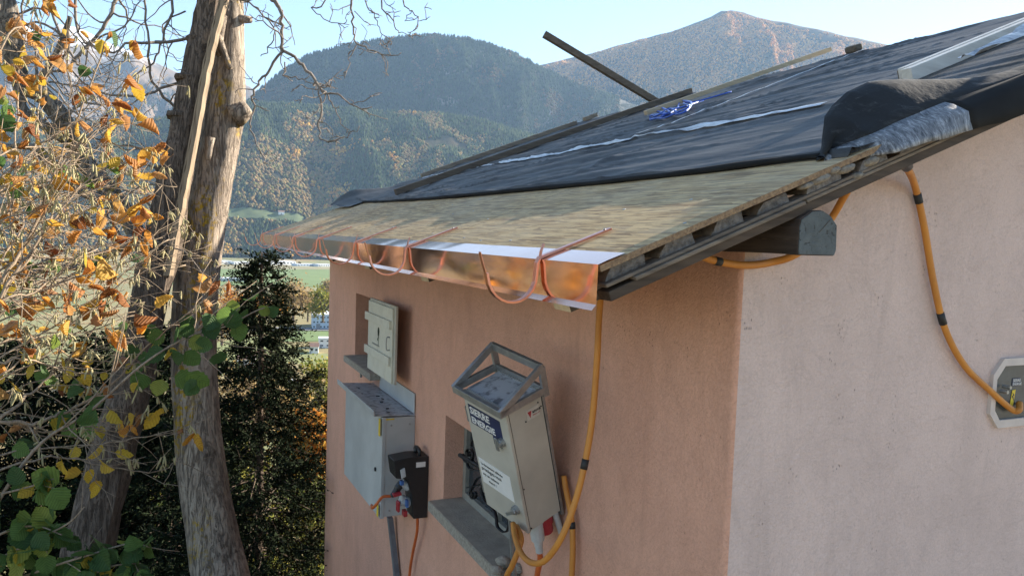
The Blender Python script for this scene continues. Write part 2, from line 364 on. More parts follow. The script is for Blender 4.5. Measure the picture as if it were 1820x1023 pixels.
# fields as sheets in the valley
def field(quad, mat, z=.05): # quad of picture points on the valley floor
    P = [onZ(u, v, VALLEY+z) for u, v in quad]; b_ = MB(); b_.add(P, [(0, 1, 2, 3)]); o = b_.build('field', mat)
    if o.data.polygons[0].normal.z < 0: o.data.flip_normals()
    return tag(o, kind='structure')
m_g1 = simple('pasture', (.13, .19, .055), (.10, .145, .04), .9, scale=.03)
m_g2 = simple('stubble_field', (.24, .215, .11), (.18, .165, .085), .9, scale=.03)
m_g3 = simple('vineyard_autumn', (.38, .21, .06), (.26, .14, .045), .9, scale=.05)
m_road = simple('asphalt', (.16, .16, .165), (.12, .12, .12), .9, scale=.2)
field([(300, 505), (596, 510), (620, 478), (330, 476)], m_g1, .4)
field([(520, 545), (610, 545), (620, 514), (540, 512)], m_g2, .4)
field([(505, 606), (640, 606), (640, 588), (520, 588)], m_g1, .4)
field([(330, 560), (470, 556), (480, 528), (340, 530)], m_g3, .4)
field([(300, 525), (520, 522), (530, 509), (320, 509)], m_g2, .5)
field([(260, 477), (640, 479), (640, 473), (260, 471)], m_g2, .6)
field([(440, 586), (640, 588), (640, 583), (440, 580)], m_road, .8)

# valley buildings
m_white = simple('white_cladding', (.78, .78, .76), (.66, .66, .66), .7, scale=.3)
m_blueclad = simple('pale_blue_cladding', (.46, .55, .64), (.40, .48, .58), .6, scale=.3)
m_flat = simple('pale_roofing', (.62, .63, .66), (.5, .52, .55), .7, scale=.2)
m_tileroof = simple('brown_roofing', (.24, .14, .10), (.16, .10, .08), .8, scale=.5)
m_winglass = simple('dark_window_glass', (.05, .06, .07), (.03, .035, .04), .15)
m_door = simple('grey_door', (.25, .26, .28), None, .5)
def hall(u0, u1, v, h, depth, wall, roof, label, name='hall', wins=6, wrows=1, gable=0.0, cat='building'):
    p0, p1 = onZ(u0, v, VALLEY), onZ(u1, v, VALLEY); d = p1-p0; L = np.linalg.norm(d); d /= L; nrm = A(-d[1], d[0], 0)
    if np.dot(nrm, p0) < 0: nrm = -nrm
    t = thing(name, p0+d*L/2, label, cat, 'buildings on the valley floor'); up = A(0, 0, 1); c = p0+d*L/2+nrm*depth/2
    MB().box(c+up*(h/2-.5), d*L/2, nrm*depth/2, up*(h/2+.5)).build('wall', wall, t)
    r = MB()
    if gable:
        e = d*(L/2+.4); q = nrm*(depth/2+.5); z = c+up*h
        r.add([z-e-q, z+e-q, z+e+q, z-e+q, z-e+up*gable, z+e+up*gable], [(0, 1, 5, 4), (3, 4, 5, 2), (0, 4, 3), (1, 2, 5), (0, 3, 2, 1)])
    else: r.box(c+up*(h+.35), d*(L/2+.3), nrm*(depth/2+.3), up*.35)
    r.build('roof', roof, t)
    for k in range(wrows):
        for i in range(wins):
            q = p0+d*L*(i+.5)/wins+up*(h*(k+.55)/wrows)-nrm*.06
            MB().box(q, d*L/wins*.22, nrm*.1, up*h/wrows*.16).build('window', m_winglass, t)
    q = p0+d*L*.12+up*h*.2-nrm*.07
    MB().box(q, d*min(1.8, L*.05), nrm*.12, up*h*.2).build('door', m_door, t)
    return t
hall(372, 412, 469, 7, 40, m_white, m_flat, 'low white hall at the valley edge, partly behind the thick trunk')
hall(416, 446, 470, 6, 30, m_white, m_flat, 'short white hall at the valley edge just right of the trunk')
hall(474, 526, 471, 9, 60, m_white, m_flat, 'long white factory hall right behind the tip of the conifer', wins=9)
hall(528, 560, 473, 5, 30, m_blueclad, m_flat, 'low pale blue shed right of the long white factory hall')
hall(566, 590, 474, 6, 30, m_white, m_flat, 'small white hall close to the pink wall edge')
hall(396, 440, 500, 5, 25, m_flat, m_flat, 'low grey greenhouse shed in the fields beside the trunk', wins=8)
hall(555, 640, 585, 13, 40, m_blueclad, m_flat, 'pale blue warehouse with rows of small windows beside the pink wall', wins=14, wrows=3)
hall(566, 600, 618, 7, 9, m_white, m_flat, 'white flat roofed house below the pale blue warehouse', 'house', 3, 2)
hall(550, 566, 628, 5, 8, m_white, m_tileroof, 'small white house with brown gable roof below the green strip', 'house', 2, 1, 2.5)
hall(420, 452, 655, 6, 9, m_white, m_tileroof, 'white house with brown roof glimpsed through the conifer', 'house', 3, 2, 2.5)
hall(505, 540, 700, 6, 9, m_white, m_flat, 'pale house glimpsed low through the conifer branches', 'house', 3, 2)
# barn on the terrace
ab, rb_ = azel(500, 369)[0], 2450+850*.19
zb_ = float(foothill.height(np.array(ab), np.array(rb_))); pb = A(math.sin(ab)*rb_, math.cos(ab)*rb_, zb_+2)
t = thing('barn', pb, 'tiny pale barn on the green terrace of the hill', 'building')
MB().bb(pb+A(-9, -6, -2), pb+A(9, 6, 7)).build('wall', m_white, t)
rf = MB(); rf.add([pb+A(-10, -7, 7), pb+A(10, -7, 7), pb+A(10, 7, 7), pb+A(-10, 7, 7), pb+A(-10, 0, 12), pb+A(10, 0, 12)], [(0, 1, 5, 4), (3, 4, 5, 2), (0, 4, 3), (1, 2, 5), (0, 3, 2, 1)]); rf.build('roof', m_tileroof, t)
MB().bb(pb+A(-2, -6.2, -1), pb+A(2, -5.9, 3)).build('door', m_door, t)

# ================================================================ THE HOUSE
XW, YB, YFW = 1.343, 1.534, 6.81          # window wall plane, gable plane, far end
YR, YFE = 1.31, 7.03                      # near and far roof edges
TH = math.atan(.395); ES = A(math.cos(TH), 0, math.sin(TH)); EN = A(-math.sin(TH), 0, math.cos(TH)); E0 = A(.789, 0, -.05); EY = A(0, 1, 0)
SR = 3.60                                 # slope length to the ridge
def RP(s, y, h=0.0): return E0+ES*s+EN*h+EY*y
def roofpt(u, v, h=0.0):
    d = ray(u, v); p = d*(np.dot(E0+EN*h, EN)/np.dot(d, EN)); return float(np.dot(p-E0, ES)), float(p[1])
XRIDGE = float(RP(SR, 0)[0]); ZRIDGE = float(RP(SR, 0)[2])
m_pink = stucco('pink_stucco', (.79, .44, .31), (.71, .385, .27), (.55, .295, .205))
m_pink_skylit = stucco('skylit_pink_stucco', (.77, .60, .53), (.69, .535, .475), (.56, .43, .38))  # gable copy of the pink stucco, its open-sky light put into the colour
m_osb, nt, b = nodes('osb')
def flakes(rot, sc, seed):
    vo = N(nt, 'ShaderNodeTexVoronoi', Scale=1.0); vv = coords(nt, sc, (0, 0, rot)); nz = N(nt, 'ShaderNodeTexNoise', Scale=1.6, Detail=2.0); nt.links.new(vv, nz.inputs['Vector'])
    mx = mixc(nt, .35, vv, nz.outputs['Color'], 'ADD'); nt.links.new(mx, vo.inputs['Vector'])
    s_ = nt.nodes.new('ShaderNodeSeparateColor'); nt.links.new(vo.outputs['Color'], s_.inputs[0]); return s_.outputs[0]
f1 = flakes(.10, (90, 5.5, 20), 1); f2 = flakes(-.22, (75, 5.0, 20), 2); f3 = flakes(1.2, (60, 14, 20), 3)
stops = [(0, (.27, .175, .09)), (.15, (.42, .275, .13)), (.5, (.56, .38, .185)), (.8, (.66, .47, .24)), (1, (.43, .31, .18))]
pick = ramp(nt, f3, [(.42, (0, 0, 0)), (.58, (1, 1, 1))]); c = mixc(nt, pick, ramp(nt, f1, stops), ramp(nt, f2, stops)); gr_ = noise(nt, coords(nt, (130, 9, 40), (0, 0, .12)), 1.0, 4, .7); c = mixc(nt, ramp(nt, gr_, [(.36, (.8, .8, .8)), (.52, (0, 0, 0))]), c, (.20, .135, .075))
v = coords(nt); c = mixc(nt, ramp(nt, noise(nt, v, 2.3, 5, .6), [(.45, (0, 0, 0)), (.7, (.45, .45, .45))]), c, (.46, .37, .25))
dk = noise(nt, coords(nt, (26, 5, 10), (0, 0, .3)), 1.0, 3, .5); c = mixc(nt, ramp(nt, dk, [(.74, (0, 0, 0)), (.79, (.8, .8, .8))]), c, (.13, .115, .10))
nt.links.new(c, b.inputs['Base Color']); b.inputs['Roughness'].default_value = .8; b.inputs['Specular IOR Level'].default_value = .2
bump(nt, b, f1, .6, .003)
m_osbedge = simple('osb_edge', (.36, .24, .13), (.16, .10, .06), .9, scale=120, bmp=.6, bscale=200)
m_oldwood = wood('weathered_grey_wood', (.25, .20, .15), (.09, .072, .056), .9, 0, 4, 90, .5)
m_oldend = simple('weathered_end_grain', (.24, .215, .19), (.08, .07, .062), .95, scale=70, bmp=.8, bscale=120)
m_tarwood = wood('dark_stained_wood', (.11, .078, .054), (.04, .03, .022), .75, 0, 3, 80, .5)
m_tarwoody = wood('dark_stained_beam', (.095, .068, .052), (.03, .023, .019), .8, 1, 3, 80, .6)
m_cream = simple('cream_cut_timber', (.66, .55, .38), (.5, .4, .27), .8, scale=60)
m_bluepaint, nt, b = nodes('cracked_blue_grey_paint')
v = coords(nt); f = noise(nt, coords(nt, (1, 1, 1)), 38, 8, .75, 1.2)
nt.links.new(mixc(nt, ramp(nt, f, [(.36, (1, 1, 1)), (.43, (0, 0, 0))]), ramp(nt, noise(nt, v, 25), [(.3, (.085, .10, .10)), (.7, (.135, .155, .155))]), (.035, .035, .033)), b.inputs['Base Color']); b.inputs['Roughness'].default_value = .75
bump(nt, b, f, .9, .012)
m_copper, nt, b = nodes('bright_copper'); v = coords(nt)
nt.links.new(ramp(nt, noise(nt, v, 5, 4), [(.3, (.90, .53, .39)), (.7, (.93, .57, .43))]), b.inputs['Base Color']); b.inputs['Metallic'].default_value = 1.0
nt.links.new(ramp(nt, noise(nt, v, 14, 5, .7), [(.3, (.05, .05, .05)), (.75, (.12, .12, .12))]), b.inputs['Roughness'])
bump(nt, b, noise(nt, coords(nt, (4, .7, 4)), 1.0, 1), .05, .02)
m_copbar = simple('copper_bar', (.80, .36, .24), (.62, .26, .18), .32, 1.0, scale=30)
m_stone = simple('sill_stone', (.46, .41, .33), (.24, .215, .18), .95, scale=70, bmp=.9, bscale=140)
m_slate = simple('sill_top_stone', (.46, .39, .30), (.32, .27, .21), .9, scale=14, bmp=.4, bscale=90)
m_creampaint = simple('cream_paint', (.70, .68, .56), (.60, .58, .47), .55, scale=14, bmp=.1, bscale=80)
m_creamedge = simple('cream_paint_backing', (.50, .48, .40), (.40, .38, .31), .6, scale=14)
m_brown = simple('brown_interior', (.09, .05, .035), (.05, .03, .022), .8)
m_iron = simple('black_iron', (.022, .022, .024), (.012, .012, .013), .5, .3, scale=60, bmp=.3, bscale=150)
m_green = simple('dark_green_paint', (.03, .06, .03), None, .6)
m_steel = simple('galvanised_steel', (.42, .43, .42), (.28, .29, .29), .45, .75, scale=35)

house = thing('house', (XW, YB, -2.2), 'small pink stucco house with its roof half stripped and new copper eave edge', 'house')
# --- walls with two window openings
W1 = (5.02, 5.78, -.945, -.462); W2 = (2.80, 3.705, -1.385, -.932)
w = MB(); rc = .016
ztop = float(RP((XW-.789)/ES[0], 0)[2])-.062
yb = [YB+rc, W2[0], W2[1], W1[0], W1[1], YFW]; zb = [-6, W2[2], W1[2], W2[3], W1[3], ztop]
for i in range(5):
    for j in range(5):
        yc, zc = (yb[i]+yb[i+1])/2, (zb[j]+zb[j+1])/2
        if any(q[0] < yc < q[1] and q[2] < zc < q[3] for q in (W1, W2)): continue
        w.add([(XW, yb[i], zb[j]), (XW, yb[i+1], zb[j]), (XW, yb[i+1], zb[j+1]), (XW, yb[i], zb[j+1])], [(3, 2, 1, 0)], 0)
dep = .15
for q in (W1, W2):
    y0, y1, z0, z1 = q; X1 = XW+dep
    w.add([(XW, y1, z0), (X1, y1, z0), (X1, y1, z1), (XW, y1, z1)], [(0, 1, 2, 3)], 0)
    w.add([(XW, y0, z0), (X1, y0, z0), (X1, y0, z1), (XW, y0, z1)], [(3, 2, 1, 0)], 0)
    w.add([(XW, y0, z1), (X1, y0, z1), (X1, y1, z1), (XW, y1, z1)], [(3, 2, 1, 0)], 0)
    w.add([(XW, y0, z0), (X1, y0, z0), (X1, y1, z0), (XW, y1, z0)], [(0, 1, 2, 3)], 0)
for k in range(5):                         # rounded arris between the two walls
    a, b2 = math.pi/2*k/5, math.pi/2*(k+1)/5
    pa = (XW+rc-rc*math.cos(a), YB+rc-rc*math.sin(a)); pb_ = (XW+rc-rc*math.cos(b2), YB+rc-rc*math.sin(b2))
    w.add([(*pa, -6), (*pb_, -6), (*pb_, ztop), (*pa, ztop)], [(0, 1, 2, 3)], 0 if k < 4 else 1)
XE = 2*XRIDGE-XW
def gz(x): return ztop+(x-XW)*.395 if x <= XRIDGE else ztop+(2*XRIDGE-x-XW)*.395
gx = [XW+rc, 2.0, 2.6, 3.2, XRIDGE, 5.6, XE]
for i in range(len(gx)-1):
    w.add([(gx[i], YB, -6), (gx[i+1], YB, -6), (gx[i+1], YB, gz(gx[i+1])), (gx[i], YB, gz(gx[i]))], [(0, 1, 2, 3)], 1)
    w.add([(gx[i], YFW, -6), (gx[i+1], YFW, -6), (gx[i+1], YFW, gz(gx[i+1])), (gx[i], YFW, gz(gx[i]))], [(3, 2, 1, 0)], 0)
w.add([(XE, YB, -6), (XE, YFW, -6), (XE, YFW, ztop), (XE, YB, ztop)], [(0, 1, 2, 3)], 0)
wall = w.build('wall', [m_pink, m_pink_skylit], house); wall['label'] = 'pink stucco walls, salmon on the window side, open sky light painted in paler on the gable'
# --- roof deck: OSB sheets with joints running up the slope
ycuts = [YR, 2.55, 3.80, 5.05, 6.30, YFE]
for i in range(5):
    y0, y1 = ycuts[i]+(.002 if i else 0), ycuts[i+1]-(.002 if i < 4 else 0)
    q = MB(); P = [RP(s, y, h) for h in (-.013, 0) for s, y in ((0, y0), (SR, y0), (SR, y1), (0, y1))]
    q.add(P, [(4, 5, 6, 7)], 0); q.add(P, [(3, 2, 1, 0), (0, 1, 5, 4), (1, 2, 6, 5), (2, 3, 7, 6), (3, 0, 4, 7)], 1)
    q.build('osb_panel', [m_osb, m_osbedge], house)
for k in range(26):
    ss, yy_ = rnd.uniform(.08, .62), YR+.06+k*.2+rnd.uniform(-.02, .02)
    MB().tube([RP(ss, yy_, -.001), RP(ss, yy_, .0012)], .0045, 8).build('screw_head', m_steel, house)
def back(p): return A(2*XRIDGE-p[0], p[1], p[2])
q = MB(); P = [back(RP(s, y, h)) for h in (-.06, 0) for s, y in ((0, YR), (SR, YR), (SR, YFE), (0, YFE))]
q.add(P, [(7, 6, 5, 4), (0, 1, 2, 3), (4, 5, 1, 0), (5, 6, 2, 1), (6, 7, 3, 2), (7, 4, 0, 3)]); o = q.build('back_roof_slope', m_oldwood, house)
# old roof boards running along the eave, their ragged ends show at the gable edge
rs = random.Random(5)
sb = .012; nb = 0
while sb < SR-.12:
    wd = rs.uniform(.085, .115); hh = rs.uniform(.020, .027); yo = YR+rs.uniform(.0, .022)
    P = []
    for y in (yo, YFE-.02):
        tl = rs.uniform(-.004, .006)
        prof = [(sb, -.041), (sb+wd, -.041), (sb+wd, -.041+hh-.003), (sb+wd-.006, -.041+hh+tl*.3), (sb+.022, -.041+hh-.002), (sb+.006, -.041+hh*.35)]
        for s, h in prof: P.append(RP(s, y+rs.uniform(-.003, .003), min(h, -.0145)))
    q = MB(); q.add(P, [(i, (i+1) % 6, 6+(i+1) % 6, 6+i) for i in range(6)], 0); q.add(P, [(5, 4, 3, 2, 1, 0), (6, 7, 8, 9, 10, 11)], 1)
    q.build('roof_board', [m_oldwood, m_oldend], house, bevel=.002); sb += wd+rs.uniform(.030, .055); nb += 1
# laths and barge rafter along the gable edge
def slopebox(s0, s1, y0, y1, h0, h1, mat, name, parent=house, bev=.002):
    c = RP((s0+s1)/2, (y0+y1)/2, (h0+h1)/2); return MB().box(c, ES*(s1-s0)/2, EY*(y1-y0)/2, EN*(h1-h0)/2).build(name, mat, parent, bevel=bev)
slopebox(.004, 1.55, YR+.004, YR+.05, -.0495, -.0415, m_oldwood, 'verge_lath'); slopebox(1.556, SR-.02, YR+.008, YR+.05, -.0497, -.0415, m_oldwood, 'verge_lath')
slopebox(.07, .55, YR-.004, YR+.03, -.0585, -.050, m_oldwood, 'verge_lath'); slopebox(.56, 1.3, YR+.001, YR+.03, -.0580, -.050, m_oldwood, 'verge_lath')
slopebox(.006, SR-.01, YR+.006, YR+.055, -.080, -.0588, m_tarwood, 'barge_rafter')
slopebox(.0, SR-.01, YFE-.06, YFE-.01, -.090, -.042, m_tarwood, 'barge_rafter')
# rubble and mortar stuffed under the boards further up
for (u, v, sx, sz) in [(1456, 318, .030, .011), (1500, 300, .030, .012), (1478, 303, .02, .009), (1545, 287, .026, .012), (1430, 330, .02, .008), (1520, 312, .016, .008)]:
    p = onY(u, v, YR+.012); q = MB(); rg2 = np.random.default_rng(u); rings = []
    for k, t in enumerate(np.linspace(-1, 1, 6)):
        rr = math.sqrt(max(.08, 1-t*t*.85))
        for j in range(8):
            th = j/8*6.283; n_ = rg2.uniform(.8, 1.15); rings.append(p+ES*t*sx+EN*math.sin(th)*sz*rr*n_+EY*math.cos(th)*.02*rr)
    q.add(rings, [(i*8+j, i*8+(j+1) % 8, (i+1)*8+(j+1) % 8, (i+1)*8+j) for i in range(5) for j in range(8)]+[tuple(range(7, -1, -1)), tuple(40+j for j in range(8))])
    q.build('rubble_stone', simple('mortar', (.33, .28, .21), (.14, .12, .10), .95, scale=80, bmp=.8), house, smooth=True)
# rafters: cut ends show under the copper edge
for k, y in enumerate((1.59, 2.66, 3.54, 4.40, 5.25, 6.10, 6.86)):
    r = slopebox(.045, SR-.02, y, y+.08, -.150, -.042, m_tarwood, 'rafter')
    P = [RP(.0449, yy, h) for yy, h in ((y+.002, -.148), (y+.078, -.148), (y+.078, -.044), (y+.002, -.044))]
    c = sum(P)/4; MB().box(c-ES*.0015, ES*.0015, EY*.0385, EN*.052).build('cut_end', m_cream, r)
# eave purlin poking out of the gable
pz0, pz1, px0, px1 = -.0165, .086, 1.303, 1.417
prof = [(px0, pz0), (px1-.003, pz0), (px1+.002, pz0+.012), (px1, pz1-.032), (px1-.022, pz1-.010), (px1-.05, pz1+.001), (px1-.078, pz1-.003), (px0+.004, pz1-.022), (px0-.001, pz1-.04)]
q = MB(); n_ = len(prof)
P = [(x+rs.uniform(-.0015, .0015), y, z+rs.uniform(-.0015, .0015)) for y in (YR-.004, 1.38, 1.45, 1.7) for x, z in prof]
q.add(P, [(k*n_+i, (k+1)*n_+i, (k+1)*n_+(i+1) % n_, k*n_+(i+1) % n_) for k in range(3) for i in range(n_)]+[tuple(range(n_))])
purlin = q.build('purlin', m_tarwoody, house, bevel=.002)
q = MB(); cx, cz = 1.36, .035; P = [(cx+(x-cx)*.97, YR-.0045-d, cz+(z-cz)*.97) for d in (0, .0025) for x, z in prof]
q.add(P, [tuple(range(n_, 2*n_))]+[(i, (i+1) % n_, n_+(i+1) % n_, n_+i) for i in range(n_)]); o = q.build('painted_end', m_bluepaint, purlin); o['label'] = 'blue grey cracked paint on the cut end of the beam'
for a in (.75,):    # drying cracks
    L = .042; d = A(math.cos(a), 0, math.sin(a)); pe = A(cx, YR-.0075, cz); sd = A(-math.sin(a), 0, math.cos(a))
    q = MB(); q.box(pe+d*L*.55, d*L*.5, EY*.0005, sd*.0005); q.build('crack', m_tarwood, purlin)
MB().box((px0-.0006, 1.42, .018), (.0008, 0, 0), (0, .10, 0), (0, 0, .0012)).build('crack', m_tarwood, purlin)
# copper eave flashing
ys = np.linspace(YR-.004, YFE+.01, 150); prof = [(.062, .004), (.02, .0045), (-.004, .0045)]
G = []
for y in ys:
    wv = float(fbm(np.array(y*2.1), np.array(.5), 3, 8))*.0010; wv2 = float(fbm(np.array(y*5.0), np.array(3.5), 2, 9))*.0016
    row = [RP(s, y, h+abs(wv2)*1.2*(1 if s > .01 else 0)) for s, h in prof]; e = row[-1]
    for k, dz in enumerate((-.028, -.055, -.080)): row.append(A(e[0]-.0003*k+wv*(k+1)*.4, y, e[2]+dz))
    row.append(A(row[-1][0]-.010, y, e[2]-.0915)); G.append(row)
G = np.array(G); q = MB().grid(G[:, :3]).grid(G[:, 2:6]).grid(G[:, 5:]); fl = q.build('eave_flashing', m_copper, house, smooth=False)
fl.data.polygons.foreach_set('use_smooth', [True]*len(fl.data.polygons)); fl.data.update()
# half-round gutter brackets
def bracket(y, yaw_=0.0, tilt=0.0):
    e = RP(0, y, 0); P = [RP(.195, y, .0075), RP(.11, y, .0075), RP(.03, y, .008), RP(-.004, y, .0085)]
    xr, r = e[0]-.016, .061; zc = e[2]-.034
    P += [A(xr+.003, y, e[2]-.006), A(xr, y, zc)]
    for k in range(1, 13): a = math.pi*k/12*.97; P.append(A(xr-r+r*math.cos(a), y, zc-r*math.sin(a)))
    P.append(A(P[-1][0]-.002, y, P[-1][2]+.010))
    if yaw_:
        piv = P[3]; ca, sa = math.cos(yaw_), math.sin(yaw_)
        P = P[:4]+[A(piv[0]+(p[0]-piv[0])*ca, y+(p[0]-piv[0])*sa+tilt*(p[2]-piv[2]), p[2]) for p in P[4:]]
    o = MB().strip(P, (0, .0085, 0), .0055).build('gutter_bracket', m_copbar, house, bevel=.0006)
    tip = P[-1]; MB().strip([tip+A(-.001, 0, -.004), tip+A(-.010, 0, .022), tip+A(-.017, 0, .046)], (0, .0062, 0), .0015).build('spring_clip', m_copbar, o)
    MB().strip([RP(-.002, y, .009), RP(.006, y, .022), RP(.017, y, .034)], (0, .006, 0), .0015).build('spring_clip', m_copbar, o)
    MB().tube([RP(.18, y, .0085), RP(.18, y, .013)], .0035, 8).build('screw', m_steel, o)
for k, y in enumerate((1.565, 2.61, 3.405, 4.318, 5.18, 6.11, 6.97)): bracket(y, (.04, -.05, .12, -.06, .1, .05, -.08)[k], (.05, .1, -.08, .06, 0, .1, 0)[k])

# --- windows, sills, shutter, grille
def window(q, nm):
    y0, y1, z0, z1 = q; X = XW+dep-.025; f = MB()
    for lo, hi in (((y0, z0), (y0+.04, z1)), ((y1-.04, z0), (y1, z1)), ((y0+.04, z0), (y1-.04, z0+.045)), ((y0+.04, z1-.04), (y1-.04, z1)), (((y0+y1)/2-.02, z0+.045), ((y0+y1)/2+.02, z1-.04))):
        f.bb((X-.02, lo[0]+.001, lo[1]+.001), (X+.02, hi[0]-.001, hi[1]-.001))
    wi = f.build('window', nm, house)
    MB().bb((X+.002, y0+.03, z0+.03), (X+.008, (y0+y1)/2, z1-.03)).build('pane', m_winglass, wi); MB().bb((X+.002, (y0+y1)/2+.001, z0+.03), (X+.008, y1-.03, z1-.03)).build('pane', m_winglass, wi)
window(W1, m_brown); window(W2, simple('grey_window_paint', (.30, .29, .25), (.22, .21, .18), .6))
def sill(q, front, th, y0, y1):
    s = MB(); z = q[2]; s.bb((XW-front, y0, z-th), (XW+dep-.03, y1, z+.004)); o = s.build('sill', m_stone, house, bevel=.003)
    MB().bb((XW-front+.004, y0+.004, z+.0042), (XW+dep-.032, y1-.004, z+.007)).build('sill_top', m_slate, o)
sill(W1, .085, .040, 4.98, 5.79); sill(W2, .082, .045, 2.70, 3.712)
XS = 1.235
sTL, sTR, sBR, sBL = (onX(u, v, XS) for u, v in ((657, 534), (699, 549), (694, 682), (651, 651)))
y1s, y0s = (sTL[1]+sBL[1])/2, (sTR[1]+sBR[1])/2; z1s = (sTL[2]+sTR[2])/2; z0s = (sBL[2]+sBR[2])/2
sh = MB().bb((XS+.010, y0s-.035, z0s+.0), (XS+.024, y1s, z1s+.018)).build('shutter', m_creamedge, house, bevel=.002); sh['label'] = 'cream board shutter standing open'
pw = (y1s-y0s)/4
for k in range(4): MB().bb((XS, y0s+k*pw+.001, z0s), (XS+.0095, y0s+(k+1)*pw-.001, z1s)).build('plank', m_creampaint, sh, bevel=.0015)
H_ = z1s-z0s
for fz in (.23, .72): MB().bb((XS-.016, y0s+.02, z0s+H_*fz), (XS-.0005, y1s+.035, z0s+H_*(fz+.115))).build('ledge', m_creampaint, sh, bevel=.003)
hy = y0s+.045; MB().tube(spline([(XS-.001, hy, z0s+H_*.44), (XS-.02, hy, z0s+H_*.45), (XS-.02, hy, z0s+H_*.60), (XS-.001, hy, z0s+H_*.61)], 4), .0035, 8).build('handle', m_steel, sh)
q = MB(); yc = (y0s+y1s)/2+.02
for dy, dz, r in ((0, .58, .016), (0, .615, .019), (0, .645, .013), (-.004, .53, .007), (.012, .50, .009)):
    q.tube([(XS-.0022, yc+dy, z0s+H_*dz), (XS-.0005, yc+dy, z0s+H_*dz)], r, 12)
q.bb((XS-.002, yc-.003, z0s+H_*.42), (XS-.0004, yc+.001, z0s+H_*.55)); q.build('leaf_ornament', m_green, sh)
MB().bb((XS-.006, yc-.02, z0s+H_*.405), (XS-.0004, yc+.14, z0s+H_*.42)).build('latch_bar', m_steel, sh)
hp = onX(655, 662, XW-.05); MB().tube(spline([hp+A(.05, 0, .02), hp+A(-.01, .03, .0), hp+A(-.03, .08, -.015), hp+A(-.03, .09, -.045)], 4), .008, 8).build('shutter_stay', m_stone, sh)
# wrought-iron grille in front of the second window
XG = 1.285
def gp(u, v): return onX(u, v, XG)
gr = MB().tube([gp(817, 808), gp(848, 826), gp(885, 848), gp(930, 874)], .010, 8).build('grille', m_iron, house, smooth=True)
def spiral(cu, cv, r0, r1, a0, turns, n=26): return [gp(cu+(r0+(r1-r0)*k/n)*math.cos(a0+turns*6.283*k/n)*.62, cv+(r0+(r1-r0)*k/n)*math.sin(a0+turns*6.283*k/n)) for k in range(n+1)]
for P in ([gp(877, 845), gp(862, 820), gp(848, 800)]+spiral(846, 789, 12, 3, math.pi*.9, 1.3), [gp(858, 836), gp(835, 832), gp(828, 815)]+spiral(833, 806, 18, 4, math.pi, -1.2), [gp(870, 842), gp(850, 848), gp(842, 862), gp(836, 875)]+spiral(842, 878, 9, 3, math.pi, -1.1),
          [gp(872, 846), gp(853, 860), gp(830, 866)], [gp(862, 846), gp(856, 870), gp(862, 890), gp(876, 902), gp(882, 918), gp(884, 935), gp(896, 945), gp(904, 938), gp(903, 925)], [gp(876, 800), gp(872, 830), gp(868, 862), gp(864, 880)], spiral(868, 858, 12, 4, -1, 1.2)):
    MB().strip(spline(P, 3), (.007, 0, 0), .004).build('scroll', m_iron, gr, smooth=True)
for u, v in ((869, 844), (846, 789), (842, 878), (833, 806)): MB().tube([gp(u, v)+A(-.012, 0, 0), gp(u, v)+A(.012, 0, 0)], .012, 10).build('boss', m_iron, gr)

# ================================================================ THINGS ON THE ROOF
m_mem, nt, b = nodes('roof_membrane'); v = coords(nt)
c = ramp(nt, noise(nt, v, 3.0, 5, .6), [(.3, (.026, .026, .026)), (.7, (.058, .055, .051))])
dust = noise(nt, coords(nt, (6, 1.2, 4)), 2.5, 6, .7); c = mixc(nt, ramp(nt, dust, [(.42, (0, 0, 0)), (.78, (.45, .45, .45))]), c, (.20, .18, .15))
nt.links.new(c, b.inputs['Base Color']); b.inputs['Roughness'].default_value = .55; b.inputs['Specular IOR Level'].default_value = .16
bump(nt, b, noise(nt, coords(nt, (30, 6, 20), (0, 0, .35)), 1.0, 5, .6), .35, .006)
m_black = simple('membrane_underside', (.020, .020, .020), (.012, .012, .012), .85, scale=9, spec=.15)
m_film, nt, b = nodes('silver_film'); v = coords(nt, (45, 14, 10), (0, .3, .1))
f = noise(nt, v, 2.6, 6, .75, .6); nt.links.new(ramp(nt, f, [(.36, (.03, .031, .033)), (.52, (.16, .16, .165)), (.70, (.46, .46, .46))]), b.inputs['Base Color']); b.inputs['Roughness'].default_value = .5
bump(nt, b, f, .6, .005)
m_tape, nt, b = nodes('clear_tape'); v = coords(nt, (40, 7, 20)); f = noise(nt, v, 1.0, 5, .65, .6)
nt.links.new(ramp(nt, f, [(.35, (.16, .18, .22)), (.6, (.62, .62, .60))]), b.inputs['Base Color']); b.inputs['Roughness'].default_value = .28; bump(nt, b, f, .8, .006)
m_batten = wood('grey_batten', (.30, .255, .20), (.15, .125, .10), .85, 0, 3, 90, .35)
m_battenlight = wood('light_batten', (.52, .43, .30), (.34, .27, .18), .8, 0, 3, 90, .3)
m_battendark = wood('dark_batten', (.16, .13, .10), (.075, .062, .05), .85, 0, 3, 90, .35)
m_whiteplank = wood('pale_plank', (.74, .70, .63), (.56, .52, .46), .75, 0, 2.5, 70, .25)
m_bluestrap = simple('blue_plastic', (.05, .13, .55), (.03, .08, .38), .35)

